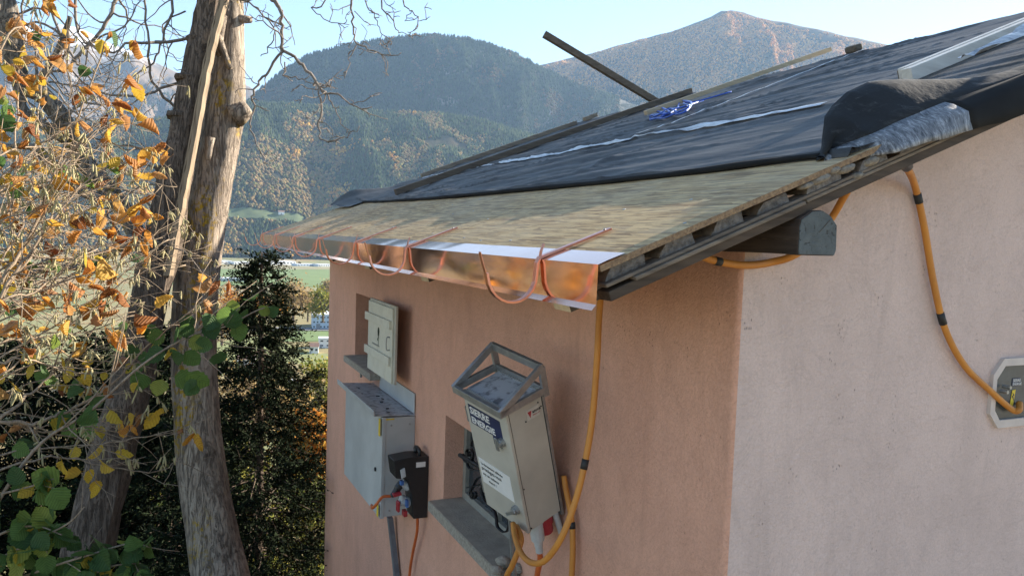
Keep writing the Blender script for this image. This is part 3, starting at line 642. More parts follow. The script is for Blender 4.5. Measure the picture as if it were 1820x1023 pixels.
low = sorted((roofpt(u, v)[::-1]) for u, v in ((600, 365), (760, 356), (900, 345), (1060, 330), (1250, 310), (1430, 288)))
LY = np.array([a for a, _ in low]); LS = np.array([s for _, s in low]); LY[-1] = YFE+.03
ny, ns = 230, 150
yy = np.linspace(YR+.012, YFE+.03, ny); tt = np.linspace(0, 1, ns)
s0 = np.interp(yy, LY, LS)+fbm(yy*1.3, yy*0+2, 3, 5)*.012
S = s0[:, None]+(SR+.05-s0[:, None])*tt[None, :]; YY = np.repeat(yy[:, None], ns, 1)
wr = fbm(S*6.5+YY*1.6, YY*1.1-S*.5, 4, 12); wr2 = fbm(S*15+YY*3.2, YY*1.8, 3, 13)
fadeY = np.clip((YY-1.6)/1.6, 0.25, 1)
Hm = .006+(np.abs(wr)*.034+np.abs(wr2)*.015)*fadeY*np.clip((2.6-S)/1.2, .3, 1)
cr_ = fbm(S*3.2+YY*.9, YY*.8+S*.3, 4, 44); Hm += np.exp(-(cr_/.035)**2)*.010*fadeY
Hm += np.where(S > SR-.02, -(S-SR+.02)*.35, 0)
step = np.clip((S-1.50-fbm(YY*2, YY*0, 3, 3)*.02)*60, 0, 1); Hm += step*.004
hem = np.exp(-((S-s0[:, None]-.012)/.012)**2)*.012; Hm += hem
Hm[:, 0] = .0015
endlift = np.clip((YY-6.55)/.45, 0, 1)**2*np.exp(-((S-s0[:, None]-.10)/.16)**2)*.075*(.7+.5*wr); Hm += endlift
P = E0[None, None]+ES[None, None]*S[..., None]+EN[None, None]*Hm[..., None]+EY[None, None]*YY[..., None]
mem = thing('roofing_membrane', RP(1.5, 3.5), 'dark grey wrinkled underlay sheet covering the upper roof', 'membrane')
MB().grid(P, flip=False).build('sheet', m_mem, mem, smooth=True)
# hem rolled along the lower edge
Q = [RP(np.interp(y, yy, s0)+.004, y, .010+.004*float(fbm(np.array(y*3), np.array(1.), 2, 6))) for y in np.linspace(YR+.10, YFE+.03, 110)]
MB().tube(Q, [.009+.003*float(fbm(np.array(i*.35), np.array(7.), 2, 2)) for i in range(110)], 8).build('rolled_hem', m_black, mem, smooth=True)
# turned-up corner at the far end
G = []
for i, y in enumerate(np.linspace(6.35, YFE+.05, 14)):
    k = (i/13)**1.5; row = []
    for j in range(12):
        s = .66+j*.075; x = j/11; row.append(RP(s, y+.0, .014+k*.085*math.exp(-((x-.28)/.33)**2)+.010*math.sin(i*.9+j*.8)*k))
    G.append(row)
MB().grid(np.array(G)).build('turned_corner', m_mem, mem, smooth=True)
# folded-back curl along the near gable edge, its black underside facing out
sv = np.concatenate([np.linspace(.72, 1.0, 30), np.linspace(1.02, 2.9, 64)]); G = []
for s in sv:
    top = float(np.interp(s, [.72, .755, .787, .836, .943, 1.03, 1.13, 1.216, 1.33, 1.445, 1.65, 3], [.003, .020, .046, .084, .120, .125, .104, .076, .043, .024, .015, .012]))
    g = float(np.clip((s-.72)/.12, 0, 1)); lip = 1-g; n1 = float(fbm(np.array(s*6), np.array(2.), 3, 4)); n2 = float(fbm(np.array(s*17), np.array(5.), 2, 4))
    hang = float(np.interp(s, [.70, .84, 1.04, 1.22, 1.6, 3], [-.004, -.024, -.044, -.068, -.075, -.075]))+n1*.004+n2*.003
    k = .55+.45*min(1, top/.1)
    prof = [(.36, .010), (.27, .014+.012*g), (.215, .016+top*.55), (.195, .016+top*.86), (.178, top), (.160, top*.97), (.125, .006+top*.80), (.092, .008+top*.54), (.064, .010+top*.30), (.036, .014+top*.11), (.016, .013+.004*g), (-.004, .006), (-.017, -.006), (-.025+n1*.006, hang*.6), (-.030+n1*.012, hang)]
    G.append([RP(s+.02*math.sin(i*.9)*lip, YR+(y*k if y > 0 else y)+.08*lip*(y < .1)+.005*float(fbm(np.array(s*9+i), np.array(i*.7), 2, 9)), h) for i, (y, h) in enumerate(prof)])
G = np.array(G); np_ = G.shape[1]
cu = thing('membrane_flap', RP(1.2, YR+.1), 'black underlay strip folded back in a curl along the near roof edge', 'membrane')
m_scuff, nt, b = nodes('scuffed_black_sheet'); f = noise(nt, coords(nt, (9, 9, 16)), 2.0, 7, .75, 1.2)
nt.links.new(ramp(nt, f, [(.55, (.018, .018, .018)), (.66, (.05, .05, .05)), (.74, (.20, .20, .20))]), b.inputs['Base Color']); b.inputs['Roughness'].default_value = .7; b.inputs['Specular IOR Level'].default_value = .2; bump(nt, b, noise(nt, coords(nt, (8, 8, 8)), 2.0, 4), .3, .01)
fo = MB().grid(G[:, 4:10]).build('dark_fold', m_scuff, cu, smooth=True)
ke = int(np.searchsorted(sv, 1.10))
MB().grid(G[:ke+1, 9:]).build('silver_lip', m_film, cu, smooth=True)
MB().grid(G[ke:, 9:]).build('black_lip', m_black, cu, smooth=True)
for o in list(cu.children):
    sm = o.modifiers.new('thick', 'SOLIDIFY'); sm.thickness = .0015; sm.offset = 0
# tape ribbon along the sheet overlap, film sheet at the right
def ribbon(name, s_of, ya, yb2, wdt, mat, amp, label, n=120, h0=.014, cat='tape'):
    G = []
    for y in np.linspace(ya, yb2, n):
        s = s_of(y); k = float(fbm(np.array(y*5), np.array(s*3), 3, 21)); k2 = float(fbm(np.array(y*14), np.array(2.), 2, 22))
        j = int(np.clip(np.searchsorted(yy, y), 0, ny-1)); wd = wdt*max(.12, 1+1.6*k)
        row = []
        for a in (-.5, -.17, .17, .5):
            si = s+a*wd; hj = float(np.interp(si, S[j], Hm[j])); row.append(RP(si, y, max(hj+.003+abs(k2)*amp*(1-abs(a)*1.5)+.002, h0)))
        G.append(row)
    o = MB().grid(np.array(G)).build(name, mat, smooth=True); return tag(o, label, cat)
ribbon('overlap_tape', lambda y: 1.525+.02*math.sin(y*1.3), 2.12, 6.9, .036, m_tape, .012, 'crumpled clear film strip along the overlap of the roof sheets')
G = []
for i, y in enumerate(np.linspace(2.92, 3.72, 30)): G.append([RP(1.52+(y-3.375)*6.6*0+a, y, .03) for a in (0, .01)])
q = MB().strip([RP(s, 3.375+(s-1.515)*.145, float(np.interp(s, S[90], Hm[90]))+.012) for s in np.linspace(1.55, SR, 40)], EY*.008, .001)
tag(q.build('chalk_tape', m_tape, None), 'thin straight white tape line running up the dark roof sheet', 'tape')
# battens
def bar(name, p0, p1, wv, hv, mat, label, cat='batten', group=None, bev=.002):
    p0, p1 = A(*p0), A(*p1); o = MB().box((p0+p1)/2, (p1-p0)/2, wv, hv).build(name, mat, None, bevel=bev); return tag(o, label, cat, group)
bar('batten', RP(.87, 5.62, .040), RP(SR+.02, 5.48, .040), EY*.022, EN*.022, m_battendark, 'long dark batten laid up the slope on the far part of the sheet')
bar('batten', RP(2.30, 4.32, .062), RP(3.90, 4.21, .060), EY*.018, EN*.015, m_battenlight, 'thin pale batten reaching far past the ridge into the sky')
bar('batten', RP(1.55, YFE-.04, .034), RP(3.30, YFE-.07, .034), EY*.022, EN*.020, m_batten, 'grey batten along the far roof edge')
bar('batten', RP(3.38, YFE-.1, .04), RP(3.52, YFE-.12, .045), EY*.03, EN*.02, m_batten, 'short batten stub at the far ridge corner')
pbase = im(1188, 194, 6.75); ptop = im(967, 61, 6.55); dd = (ptop-pbase)/np.linalg.norm(ptop-pbase); sd = np.cross(dd, FWD); sd /= np.linalg.norm(sd); s2 = np.cross(dd, sd)
bar('plank', pbase-dd*.0, ptop, sd*.026, s2*.030, m_battendark, 'dark square timber propped at the ridge and pointing up left', 'plank')
pr = RP(3.50, 3.66, .05); bar('wood_block', pr-ES*.035, pr+ES*.035, EY*.045, EN*.022, m_battendark, 'small brown wood block sitting on the ridge', 'block', bev=.012)
for k, (dy, hh, mt, lb) in enumerate(((0, .055, m_whiteplank, 'pale squared beam lying on the sheet at the right edge, nearest of three'), (.075, .06, m_whiteplank, 'pale plank at the right edge, middle of the three beams'), (.135, .052, m_batten, 'grey plank at the right edge, farthest of the three beams'))):
    bar('beam', RP(1.72+k*.05, 1.92+dy*.75, hh-.020), RP(3.50, 2.03+dy*.75, hh-.012), EY*(.020 if k == 0 else .016), EN*(.024-.004*k), mt, lb, 'beam', 'beams lying at the right edge of the roof')
# loose film sheet beside the beams
G = []
for i, t_ in enumerate(np.linspace(0, 1, 40)):
    s = 1.62+t_*.9; G.append([RP(s, 1.62+(a-.5)*.30*(.25+t_*.9)-t_*.10, .075+.035*t_+.02*float(fbm(np.array(s*9), np.array(a*4), 3, 31))) for a in np.linspace(0, 1, 8)])
tag(MB().grid(np.array(G)).build('film_sheet', m_tape, None, smooth=True), 'crumpled translucent film sheet between the fold and the pale beams', 'film')
# blue strap bundle
q = MB(); s_, y_ = roofpt(1172, 205); s2_, y2_ = roofpt(1218, 187)
def rp2(u, v, h): s, y = roofpt(u, v, h); return RP(s, y, h)
q.tube(spline([rp2(1250, 178, .03), rp2(1215, 190, .05), rp2(1185, 196, .045), rp2(1160, 210, .03), rp2(1158, 205, .05), rp2(1190, 200, .05), rp2(1170, 190, .06), rp2(1163, 196, .05), rp2(1200, 203, .04), rp2(1222, 195, .05), rp2(1228, 182, .06), rp2(1210, 180, .055), rp2(1203, 193, .04), rp2(1180, 206, .04), rp2(1155, 213, .03)], 6), .0062, 6)
q.tube(spline([rp2(1205, 200, .05), rp2(1190, 193, .07), rp2(1172, 203, .06), rp2(1160, 208, .04), rp2(1180, 210, .035), rp2(1207, 198, .05), rp2(1226, 189, .06), rp2(1215, 183, .05), rp2(1240, 180, .04), rp2(1300, 163, .03)], 6), .0045, 6)
tag(q.build('strap_bundle', m_bluestrap, None, smooth=True), 'knotted bundle of blue strap lying on the dark roof sheet', 'strap')

# ================================================================ ELECTRICAL GEAR ON THE WALLS
m_cab = simple('light_grey_enamel', (.52, .53, .51), (.40, .41, .40), .45, scale=4, bmp=.03, bscale=30)
m_cab2 = simple('beige_grey_enamel', (.54, .51, .43), (.40, .375, .32), .5, scale=4, bmp=.04, bscale=30)
m_tray = simple('dirty_sheet_metal', (.48, .49, .51), (.20, .20, .21), .5, .2, scale=28, pos=(.36, .50))
m_yel = simple('yellow_seal', (.75, .55, .04), (.62, .44, .03), .6)
m_blk = simple('black_plastic', (.018, .018, .02), (.012, .012, .013), .42, scale=40, bmp=.15, bscale=200)
m_red = simple('red_plastic', (.42, .03, .04), (.30, .02, .03), .4)
m_blu = simple('blue_plastic_lid', (.05, .16, .42), (.04, .11, .32), .4)
m_gry = simple('pale_grey_plastic', (.55, .57, .57), (.45, .47, .47), .4)
m_org = simple('orange_cable', (.62, .25, .035), (.44, .17, .03), .6, scale=7, bmp=.15, bscale=60)
m_org2 = simple('red_orange_cord', (.60, .14, .03), (.5, .10, .02), .5)
m_rubber = simple('black_tape', (.02, .02, .02), None, .6)
m_label = simple('white_label', (.78, .77, .74), (.70, .69, .66), .6)
m_navy = simple('navy_print', (.015, .03, .12), (.012, .012, .02), .5, scale=4)
m_darkp = simple('black_print', (.012, .013, .016), None, .5)
m_redp = simple('red_print', (.45, .03, .04), None, .5)
def text(body, size, o, xd, yd, mat, parent, name='lettering', bold=.0, shear=0.0):
    cu_ = bpy.data.curves.new(name, 'FONT'); cu_.body = body; cu_.size = size; cu_.resolution_u = 2; cu_.offset = bold; cu_.shear = shear; cu_.extrude = .0003
    to = bpy.data.objects.new(name, cu_); COL.objects.link(to); me = bpy.data.meshes.new_from_object(to); COL.objects.unlink(to); bpy.data.objects.remove(to)
    xd = A(*xd); yd = A(*yd); zd = np.cross(xd, yd); co = np.zeros(len(me.vertices)*3); me.vertices.foreach_get('co', co); co = co.reshape(-1, 3)
    W = A(*o)+co[:, :1]*xd+co[:, 1:2]*yd+co[:, 2:3]*zd; me.vertices.foreach_set('co', W.ravel()); me.materials.clear(); me.materials.append(mat); me.update()
    return link_mesh(name, me, parent)
# --- left grey cabinet with tray hood
yc0, xf = 4.22, 1.146; yc1 = 5.10; zt, zbm = -1.055, -1.635
cab = thing('electrical_cabinet', (XW, 4.6, zbm), 'wide light grey cabinet with yellow seals and a dirty metal tray on top', 'cabinet')
MB().bb((xf+.020, yc0, zbm), (XW-.001, yc1, zt)).build('case', m_cab, cab, bevel=.003)
dv = A(-.03, yc1-yc0, 0); dv /= np.linalg.norm(dv)
MB().box(A(xf+.003, (yc0+yc1)/2, (zt+zbm)/2-.002), (.012, .0005, 0), (-.008, (yc1-yc0)/2+.004, 0), (0, 0, (zt-zbm)/2+.006)).build('door', m_cab, cab, bevel=.004)
MB().tube([(xf-.012, yc0+.10, -1.38), (xf-.006, yc0+.10, -1.38)], .012, 12).build('lock', m_blk, cab)
for z0_, z1_ in ((-1.16, -1.06), (-1.63, -1.56)): MB().bb((xf-.0135, yc0-.004, z0_), (xf-.0115, yc0+.03, z1_)).build('yellow_seal', m_yel, cab)
MB().bb((xf+.012, yc0-.0025, -1.068), (xf+.07, yc0-.0005, -1.060)).build('yellow_seal', m_yel, cab)
for z_ in (-1.18, -1.50): MB().tube([(xf+.012, yc1+.010, z_-.03), (xf+.012, yc1+.010, z_+.03)], .009, 8).build('hinge', m_steel, cab)
for x_, z_ in ((1.20, -1.10), (1.31, -1.10), (1.20, -1.60), (1.31, -1.60)): MB().tube([(x_, yc0-.003, z_), (x_, yc0+.002, z_)], .006, 8).build('screw', m_steel, cab)
tray = MB(); zt2 = zt+.006
tray.box((1.225, 4.72, zt2+.004), (.125, 0, -.006), (0, .50, 0), (0, 0, .0025)); trayo = tray.build('tray_hood', m_tray, cab, bevel=.001)
MB().bb((XW-.010, 4.22, zt2+.008), (XW-.004, 5.0, zt2+.125)).build('upstand', m_cab, trayo, bevel=.001)
MB().box((1.098, 4.72, zt2+.022), (.003, 0, .001), (0, .50, 0), (-.002, 0, .016)).build('front_lip', m_cab, trayo, bevel=.001)
for k in range(9): MB().box((1.14+rs.uniform(0, .15), 4.3+k*.09, zt2+.0085), (rs.uniform(.003, .010), rs.uniform(-.008, .008), 0), (rs.uniform(-.003, .003), rs.uniform(.004, .016), 0), (0, 0, .003)).build('debris', m_blk, trayo)
q = MB().strip(spline([onX(693, 918, XW-.04), onX(698, 960, XW-.03), onX(706, 1040, XW-.025), onX(712, 1180, XW-.02)], 4), (0, .022, 0), .03)
tag(q.build('cable_duct', simple('grey_duct', (.16, .165, .17), (.11, .11, .12), .6), None), 'dark grey cable duct running down from the wide grey cabinet', 'duct')
# --- black socket box
ys_ = 3.95; Xb = lambda u, v: float(onY(u, v, ys_)[0]); Zb = lambda u, v: float(onY(u, v, ys_)[2])
prof = [(760, 922), (735, 922), (731, 878), (724, 852), (704, 850), (700, 818), (732, 812), (765, 830)]
PX = [(Xb(u, v), Zb(u, v)) for u, v in prof]; PX[0] = (XW-.003, PX[1][1]); PX[-1] = (XW-.003, PX[-2][1]-.004)
PX[5] = (PX[5][0], PX[-2][1]-.012); PX[6] = (PX[6][0], PX[-2][1]) if False else PX[6]
sbx = thing('socket_box', (XW, ys_, PX[0][1]), 'black rubber socket box with red and blue plugs beside the grey cabinet', 'socket box')
q = MB(); n_ = len(PX); P = [(x, y, z) for y in (ys_, ys_+.13) for x, z in PX]
q.add(P, [tuple(range(n_)), tuple(range(2*n_-1, n_-1, -1))]+[(i, n_+i, n_+(i+1) % n_, (i+1) % n_) for i in range(n_)]); q.build('body', m_blk, sbx, bevel=.004)
xh = PX[-1][0]-.045; zh = PX[-1][1]
MB().tube(spline([(xh, ys_+.03, zh), (xh, ys_+.03, zh+.03), (xh, ys_+.10, zh+.03), (xh, ys_+.10, zh)], 4), .011, 8).build('carry_handle', m_blk, sbx, smooth=True)
MB().bb((XW-.075, ys_-.0022, zh-.055), (XW-.022, ys_-.0006, zh-.027)).build('rating_plate', m_label, sbx)
def lathe(p0, p1, prof_, mat, name, parent, n=14):
    p0, p1 = A(*p0), A(*p1); P_ = [p0+(p1-p0)*t for t, r in prof_]; return MB().tube(P_, [r for t, r in prof_], n).build(name, mat, parent, smooth=False)
def sp(u, v, dy=.05): return A(Xb(u, v), ys_+dy, Zb(u, v))
lathe(sp(731, 868), sp(718, 863), [(0, .028), (.5, .028), (.5, .024), (1, .024)], m_gry, 'socket', sbx)
lathe(sp(718, 863), sp(700, 887), [(0, .022), (.35, .022), (.5, .016), (1, .012)], m_blk, 'plug', sbx)
lathe(sp(733, 897), sp(716, 893), [(0, .026), (.6, .026), (.6, .03), (1, .03)], m_gry, 'socket', sbx)
MB().box(sp(708, 880, .03), (.022, 0, .004), (0, .022, 0), (-.002, 0, .008)).build('socket_lid', m_red, sbx, bevel=.003)
MB().box(sp(711, 903, .04), (.006, 0, .002), (0, .022, 0), (0, 0, .028)).build('socket_lid', m_red, sbx, bevel=.003)
MB().box(sp(724, 895, .01), (.007, 0, .0), (0, .014, 0), (0, 0, .02)).build('socket_lid', m_blu, sbx, bevel=.002)
MB().box(sp(715, 858, .01), (.009, 0, .0), (0, .014, 0), (0, 0, .012)).build('socket_lid', m_blu, sbx, bevel=.002)
MB().box(sp(722, 914, .03), (.010, 0, .0), (0, .022, 0), (0, 0, .016)).build('socket_lid', m_red, sbx, bevel=.002)
MB().box(sp(716, 840, .02), (.012, 0, .006), (0, .03, 0), (-.004, 0, .024)).build('clear_cover', m_gry, sbx, bevel=.002)
q = MB().tube(spline([sp(700, 886), sp(684, 888), sp(674, 900), sp(671, 914)+A(0, .06, 0), sp(676, 918)+A(.0, .14, 0)], 6), .0085, 8)
tag(q.build('plug_cord', m_org2, None, smooth=True), 'short orange cord from the black socket box into the cabinet door', 'cord')
q = MB().tube(spline([onX(742, 915, XW-.05), onX(741, 945, XW-.04), onX(733, 985, XW-.03), onX(727, 1030, XW-.03), onX(720, 1150, XW-.03)], 6), .0085, 8)
tag(q.build('hanging_cord', m_org2, None, smooth=True), 'thin orange cord hanging down below the black socket box', 'cord')

# --- tilted cabinet on its frame
def rotm(a, b_, c_):
    Rx = Matrix.Rotation(a, 3, 'X'); Ry = Matrix.Rotation(b_, 3, 'Y'); Rz = Matrix.Rotation(c_, 3, 'Z'); return np.array(Rz @ Ry @ Rx)
MR = rotm(.15, -.356, .195); CB = A(1.33, 2.392, -.978); cd, cw, cu3 = MR @ A(-1, 0, 0), MR @ A(0, 1, 0), MR @ A(0, 0, 1); CW, CD, CH = .245, .168, .495
def C(a, b_, c_): return CB+cd*a+cw*b_+cu3*c_
def cbox(a0, a1, b0, b1, c0, c1): return MB().box(C((a0+a1)/2, (b0+b1)/2, (c0+c1)/2), cd*(a1-a0)/2, cw*(b1-b0)/2, cu3*(c1-c0)/2)
c2 = thing('power_cabinet', C(.08, .1, -.3), 'tilted beige grey power cabinet with a wedge shaped steel frame on top', 'cabinet')
cbox(.012, CD-.014, 0, CW, 0, CH).build('case', m_cab2, c2, bevel=.002)
cbox(CD-.0125, CD, -.002, CW+.002, -.004, CH+.002).build('door', m_cab2, c2, bevel=.002)
cbox(0, .011, -.004, CW+.004, -.02, CH+.01).build('back_plate', m_steel, c2, bevel=.001)
for c_ in (.08, CH-.10): MB().tube([C(CD-.006, CW+.007, c_-.03), C(CD-.006, CW+.007, c_+.03)], .007, 8).build('hinge', m_steel, c2)
cbox(CD-.0138, CD-.0128, -.0015, .0, .0, CH).build('door_gap', m_blk, c2); cbox(.0112, .0118, -.0015, .0, .0, CH).build('door_gap', m_blk, c2)
cbox(.006, CD-.02, .005, CW-.005, CH+.0005, CH+.004).build('top_plate', m_tray, c2)
def cbar(p, q_, r, mat=m_steel): # angle-iron bar
    p, q_ = A(*p), A(*q_); d = q_-p; L_ = np.linalg.norm(d); d /= L_; up_ = cu3-d*np.dot(cu3, d); up_ /= np.linalg.norm(up_); sd_ = np.cross(d, up_)
    return MB().box((p+q_)/2, d*(L_/2+r*.3), up_*r, sd_*r*.5)
h0, h1 = CH+.014, CH+.098; aF = CD+.022; bL, bR = CW+.014, -.012
frame = cbar(C(aF, bR, h0), C(aF, bL, h0), .0135).build('hood_frame', m_steel, c2, bevel=.001)
for p, q_, r in ((C(aF, bR, h0+.001), C(.0, bR, h0+.001), .0105), (C(aF, bL, h0+.001), C(.0, bL, h0+.001), .0105), (C(.0, bR, h0-.02), C(.0, bR, h1), .010), (C(.0, bL, h0-.02), C(.0, bL, h1), .010), (C(.0, bR, h1+.001), C(.0, bL, h1+.001), .0115), (C(aF, bR, h0+.004), C(.0, bR, h1+.004), .0105), (C(aF, bL, h0+.004), C(.0, bL, h1+.004), .0105), (C(.0, bR, h0), C(.0, bL, h0), .010)):
    cbar(p, q_, r*1.22).build('frame_bar', m_steel, frame, bevel=.001)
cbox(aF+.0058, aF+.0066, .0, .05, h0-.006, h0+.006).build('frame_label', m_label, frame)
# lettering and labels on the door (door faces along cd; reading direction is towards -cw)
xd, yd = -cw, cu3
lp = cbox(CD+.0004, CD+.0012, .040, CW-.018, CH-.125, CH-.045).build('door_sign', m_navy, c2); lp['label'] = 'dark blue sign with white letters'
cbox(CD+.0010, CD+.0014, .055, .10, CH-.160, CH-.126).build('sign_scrap', m_navy, c2)
oS = C(CD+.0022, CW-.024, CH-.080)
text('SIERRE', .040, C(CD+.0022, CW-.026, CH-.080), xd, yd, m_label, lp, bold=.001); text('ENERGIE', .036, C(CD+.0022, CW-.026, CH-.118), xd, yd, m_label, lp, bold=.001)
lathe(C(CD, .045, CH-.128), C(CD+.022, .045, CH-.128), [(0, .016), (.6, .016), (.6, .011), (1, .011)], m_steel, 'door_lock', c2)
cbox(CD+.012, CD+.017, .055, .072, CH-.165, CH-.115).build('padlock_hasp', m_steel, c2, bevel=.002)
lp2 = cbox(CD+.0004, CD+.0012, .045, CW-.012, CH-.385, CH-.275).build('door_notice', m_label, c2)
for k, (s, sz, off) in enumerate((('La fermeture abîmée', .0155, .03), ('protégez-moi', .022, .028), ('svp un cadenas', .016, .03), ('merci !', .016, .06))):
    text(s, sz, C(CD+.0020, CW-.012-off+.018, CH-.300-k*.023), xd, yd, m_darkp, lp2)
hd = lathe(C(CD, .040, .085), C(CD+.02, .040, .085), [(0, .017), (.7, .017), (.7, .012), (1, .012)], m_steel, 'door_handle', c2)
cbar(C(CD+.022, .025, .095), C(CD+.024, .075, .060), .007).build('handle_lever', m_steel, hd, bevel=.002)
# sticker on the side: side faces along -cw, reading direction is -cd
sx = cbox(.030, .085, -.0012, -.0004, CH-.072, CH-.032).build('side_sticker', simple('cream_sticker', (.62, .59, .52), None, .6), c2)
q = MB(); q.add([C(.080, -.0018, CH-.040), C(.062, -.0018, CH-.040), C(.071, -.0018, CH-.066)], [(0, 1, 2)]); q.build('red_triangle', m_redp, sx)
text('asuca', .017, C(.060, -.0018, CH-.052), -cd, cu3, m_darkp, sx, bold=.0004); text('Elektro AG', .007, C(.060, -.0018, CH-.062), -cd, cu3, m_redp, sx)
for a_, c_ in ((.03, .49), (.15, .03), (.02, .47), (.092, CH-.05), (.15, .2)): MB().tube([C(a_, -.0005, c_-.02), C(a_, -.002, c_-.02)], .003, 8).build('rivet', m_blk, c2)
for b_ in (.012, CW-.012):
    MB().tube([C(.03, b_, .0), C(-.01, b_, -.30), C(-.05, b_, -.75)], .012, 10).build('stand_leg', m_gry, c2)
MB().tube([C(CD-.02, .13, 0), C(CD-.0, .14, -.20), C(CD+.03, .15, -.75)], .008, 8).build('stand_leg', m_steel, c2)
# connectors hanging from the cabinet floor
lathe(C(.10, .040, .002), C(.108, .040, -.150), [(0, .030), (.10, .031), (.12, .027), (.62, .025), (.62, .019), (.9, .014), (1, .014)], m_gry, 'power_plug', c2)
lathe(C(.065, .045, .002), C(.060, .045, -.085), [(0, .036), (.5, .036), (.5, .030), (1, .028)], m_red, 'red_connector', c2)
lathe(C(.050, .10, .002), C(.045, .105, -.14), [(0, .028), (.6, .026), (.6, .019), (1, .014)], m_gry, 'power_plug', c2)
lathe(C(.13, .150, .0), C(.135, .150, -.06), [(0, .018), (1, .014)], m_blk, 'cable_gland', c2)
q = MB().tube(spline([C(.108, .040, -.14), C(.112, .042, -.19), C(.13, .06, -.28), C(.15, .09, -.5)], 5), .011, 8); tag(q.build('plug_cord', m_org2, None, smooth=True), 'red orange cord hanging from the grey plug under the tilted cabinet', 'cord')
# stones on the sill
for k, (y, x, r) in enumerate(((2.83, 1.30, .035), (2.78, 1.25, .026), (2.76, 1.33, .03))):
    q = MB(); rg2 = np.random.default_rng(k); ring = []
    for t in np.linspace(-1, 1, 6):
        for j in range(8): a = j*.785; ring.append(A(x, y, W2[2]+.008+r*.75)+A(math.cos(a), math.sin(a), 0)*r*math.sqrt(max(.06, 1-t*t))*rg2.uniform(.8, 1.15)+A(0, 0, t*r*.75))
    q.add(ring, [(i*8+j, i*8+(j+1) % 8, (i+1)*8+(j+1) % 8, (i+1)*8+j) for i in range(5) for j in range(8)]+[tuple(range(7, -1, -1)), tuple(40+j for j in range(8))])
    tag(q.build('stone', m_stone, None, smooth=True), ('largest', 'smallest', 'middle sized')[k]+' grey stone lying on the sill under the tilted cabinet', 'stone', 'stones on the sill')

# --- orange site cables
def cable(pts, r, mat, name, label, bands=(), k=8, cat='cable'):
    P = spline(pts, k); t = thing(name, P[-1], label, cat); MB().tube(P, r, 10).build('sheath', mat, t, smooth=True)
    for i in bands: MB().tube([P[i], P[i+1], P[i+2]], r*1.12, 10).build('tape_band', m_rubber, t, smooth=True)
    return t
yw = YB-.018
pts = [onY(1812, 716, YB-.012), onY(1811, 728, YB-.03), onY(1798, 727, yw), onY(1760, 694, yw), onY(1715, 650, yw), onY(1680, 585, yw), onY(1659, 500, yw), onY(1642, 400, yw), onY(1626, 330, yw-.01), onY(1610, 296, YR+.09), onY(1590, 281, YR+.07), onY(1562, 284, YR+.07), onY(1530, 305, YR+.10), onY(1503, 345, yw-.05), onY(1472, 395, yw), onY(1420, 448, yw-.04), onY(1370, 466, yw), onY(1320, 471, yw), onY(1270, 463, yw), onY(1240, 452, yw)]
cable(pts, .0098, m_org, 'orange_cable', 'thick orange cable from the wall panel looping over the beam on the gable', (41, 60, 78, 142))
hx = [(1085, 440, 1.27), (1071, 500, 1.24), (1065, 560, 1.22), (1061, 640, 1.20), (1053, 740, 1.19), (1041, 815, 1.17), (1024, 885, 1.14), (1000, 950, 1.10), (972, 992, 1.08), (948, 1000, 1.07), (928, 985, 1.08), (916, 955, 1.10), (912, 930, 1.13)]
cable([onX(*q_) for q_ in hx], .0100, m_org, 'orange_cable', 'thick orange cable hanging in front of the pink wall and looping under the cabinet', (40,))
cable([onX(1002, 845, 1.315), onX(1006, 870, 1.315), onX(1015, 915, 1.315), onX(1018, 965, 1.315), onX(1016, 1030, 1.315), onX(1010, 1180, 1.32)], .0105, m_org, 'orange_cable', 'orange cable strapped with black tape running down the wall right of the cabinet', (18,))
cable([onX(918, 935, 1.15), onX(926, 955, 1.13), onX(922, 975, 1.12), onX(910, 1005, 1.11), onX(898, 1035, 1.11), onX(880, 1150, 1.12)], .0105, m_org, 'orange_cable', 'short orange cable dropping from the left underside of the tilted cabinet', ())
q = MB().tube([onY(1592, 278, YR+.05), onY(1602, 284, YR+.05), onY(1612, 296, YR+.075)], .015, 10); tag(q.build('cable_clamp', m_blk, None, smooth=True), 'black clamp holding the orange cable under the roof edge', 'clamp')

# --- octagonal meter panel in the gable wall
cxp = 2.342+.155; czp = float(onY(1815, 695, YB)[2])
pan = thing('meter_panel', (cxp, YB, czp-.13), 'octagonal dark meter panel with pale frame set in the gable wall', 'panel')
def octo(px4):
    L4 = [(float(p[0]), float(p[2])) for p in (onY(u, v, YB) for u, v in px4)]     # top-left, left-upper, left-lower, bottom-left
    lf = [L4[2], L4[3]]; tl = [L4[0], L4[1]]
    return lf+[(2*cxp-L4[3][0], L4[3][1]), (2*cxp-L4[2][0], L4[2][1]), (2*cxp-L4[1][0], L4[1][1]), (2*cxp-L4[0][0], L4[0][1])]+tl
def slab(pr, y0, y1, mat, nm, inner=None):
    q = MB(); n_ = len(pr); P = [(x, y, z) for y in (y0, y1) for x, z in pr]
    if inner is None: q.add(P, [tuple(range(n_)), tuple(range(2*n_-1, n_-1, -1))]+[(i, n_+i, n_+(i+1) % n_, (i+1) % n_) for i in range(n_)])
    else:
        P += [(x, y, z) for y in (y0, y1) for x, z in inner]
        for i in range(n_):
            j = (i+1) % n_; q.add([P[i], P[j], P[2*n_+j], P[2*n_+i]], [(0, 1, 2, 3)]); q.add([P[i], P[n_+i], P[n_+j], P[j]], [(0, 1, 2, 3)]); q.add([P[2*n_+i], P[2*n_+j], P[3*n_+j], P[3*n_+i]], [(0, 1, 2, 3)])
    return q.build(nm, mat, pan)
o1 = octo([(1779, 636), (1760, 665), (1753, 734), (1767, 759)]); o2 = octo([(1781, 649), (1766, 673), (1762, 728), (1770, 745)])
m_panfr = simple('pale_frame', (.62, .54, .48), (.54, .47, .42), .8, scale=20, bmp=.2)
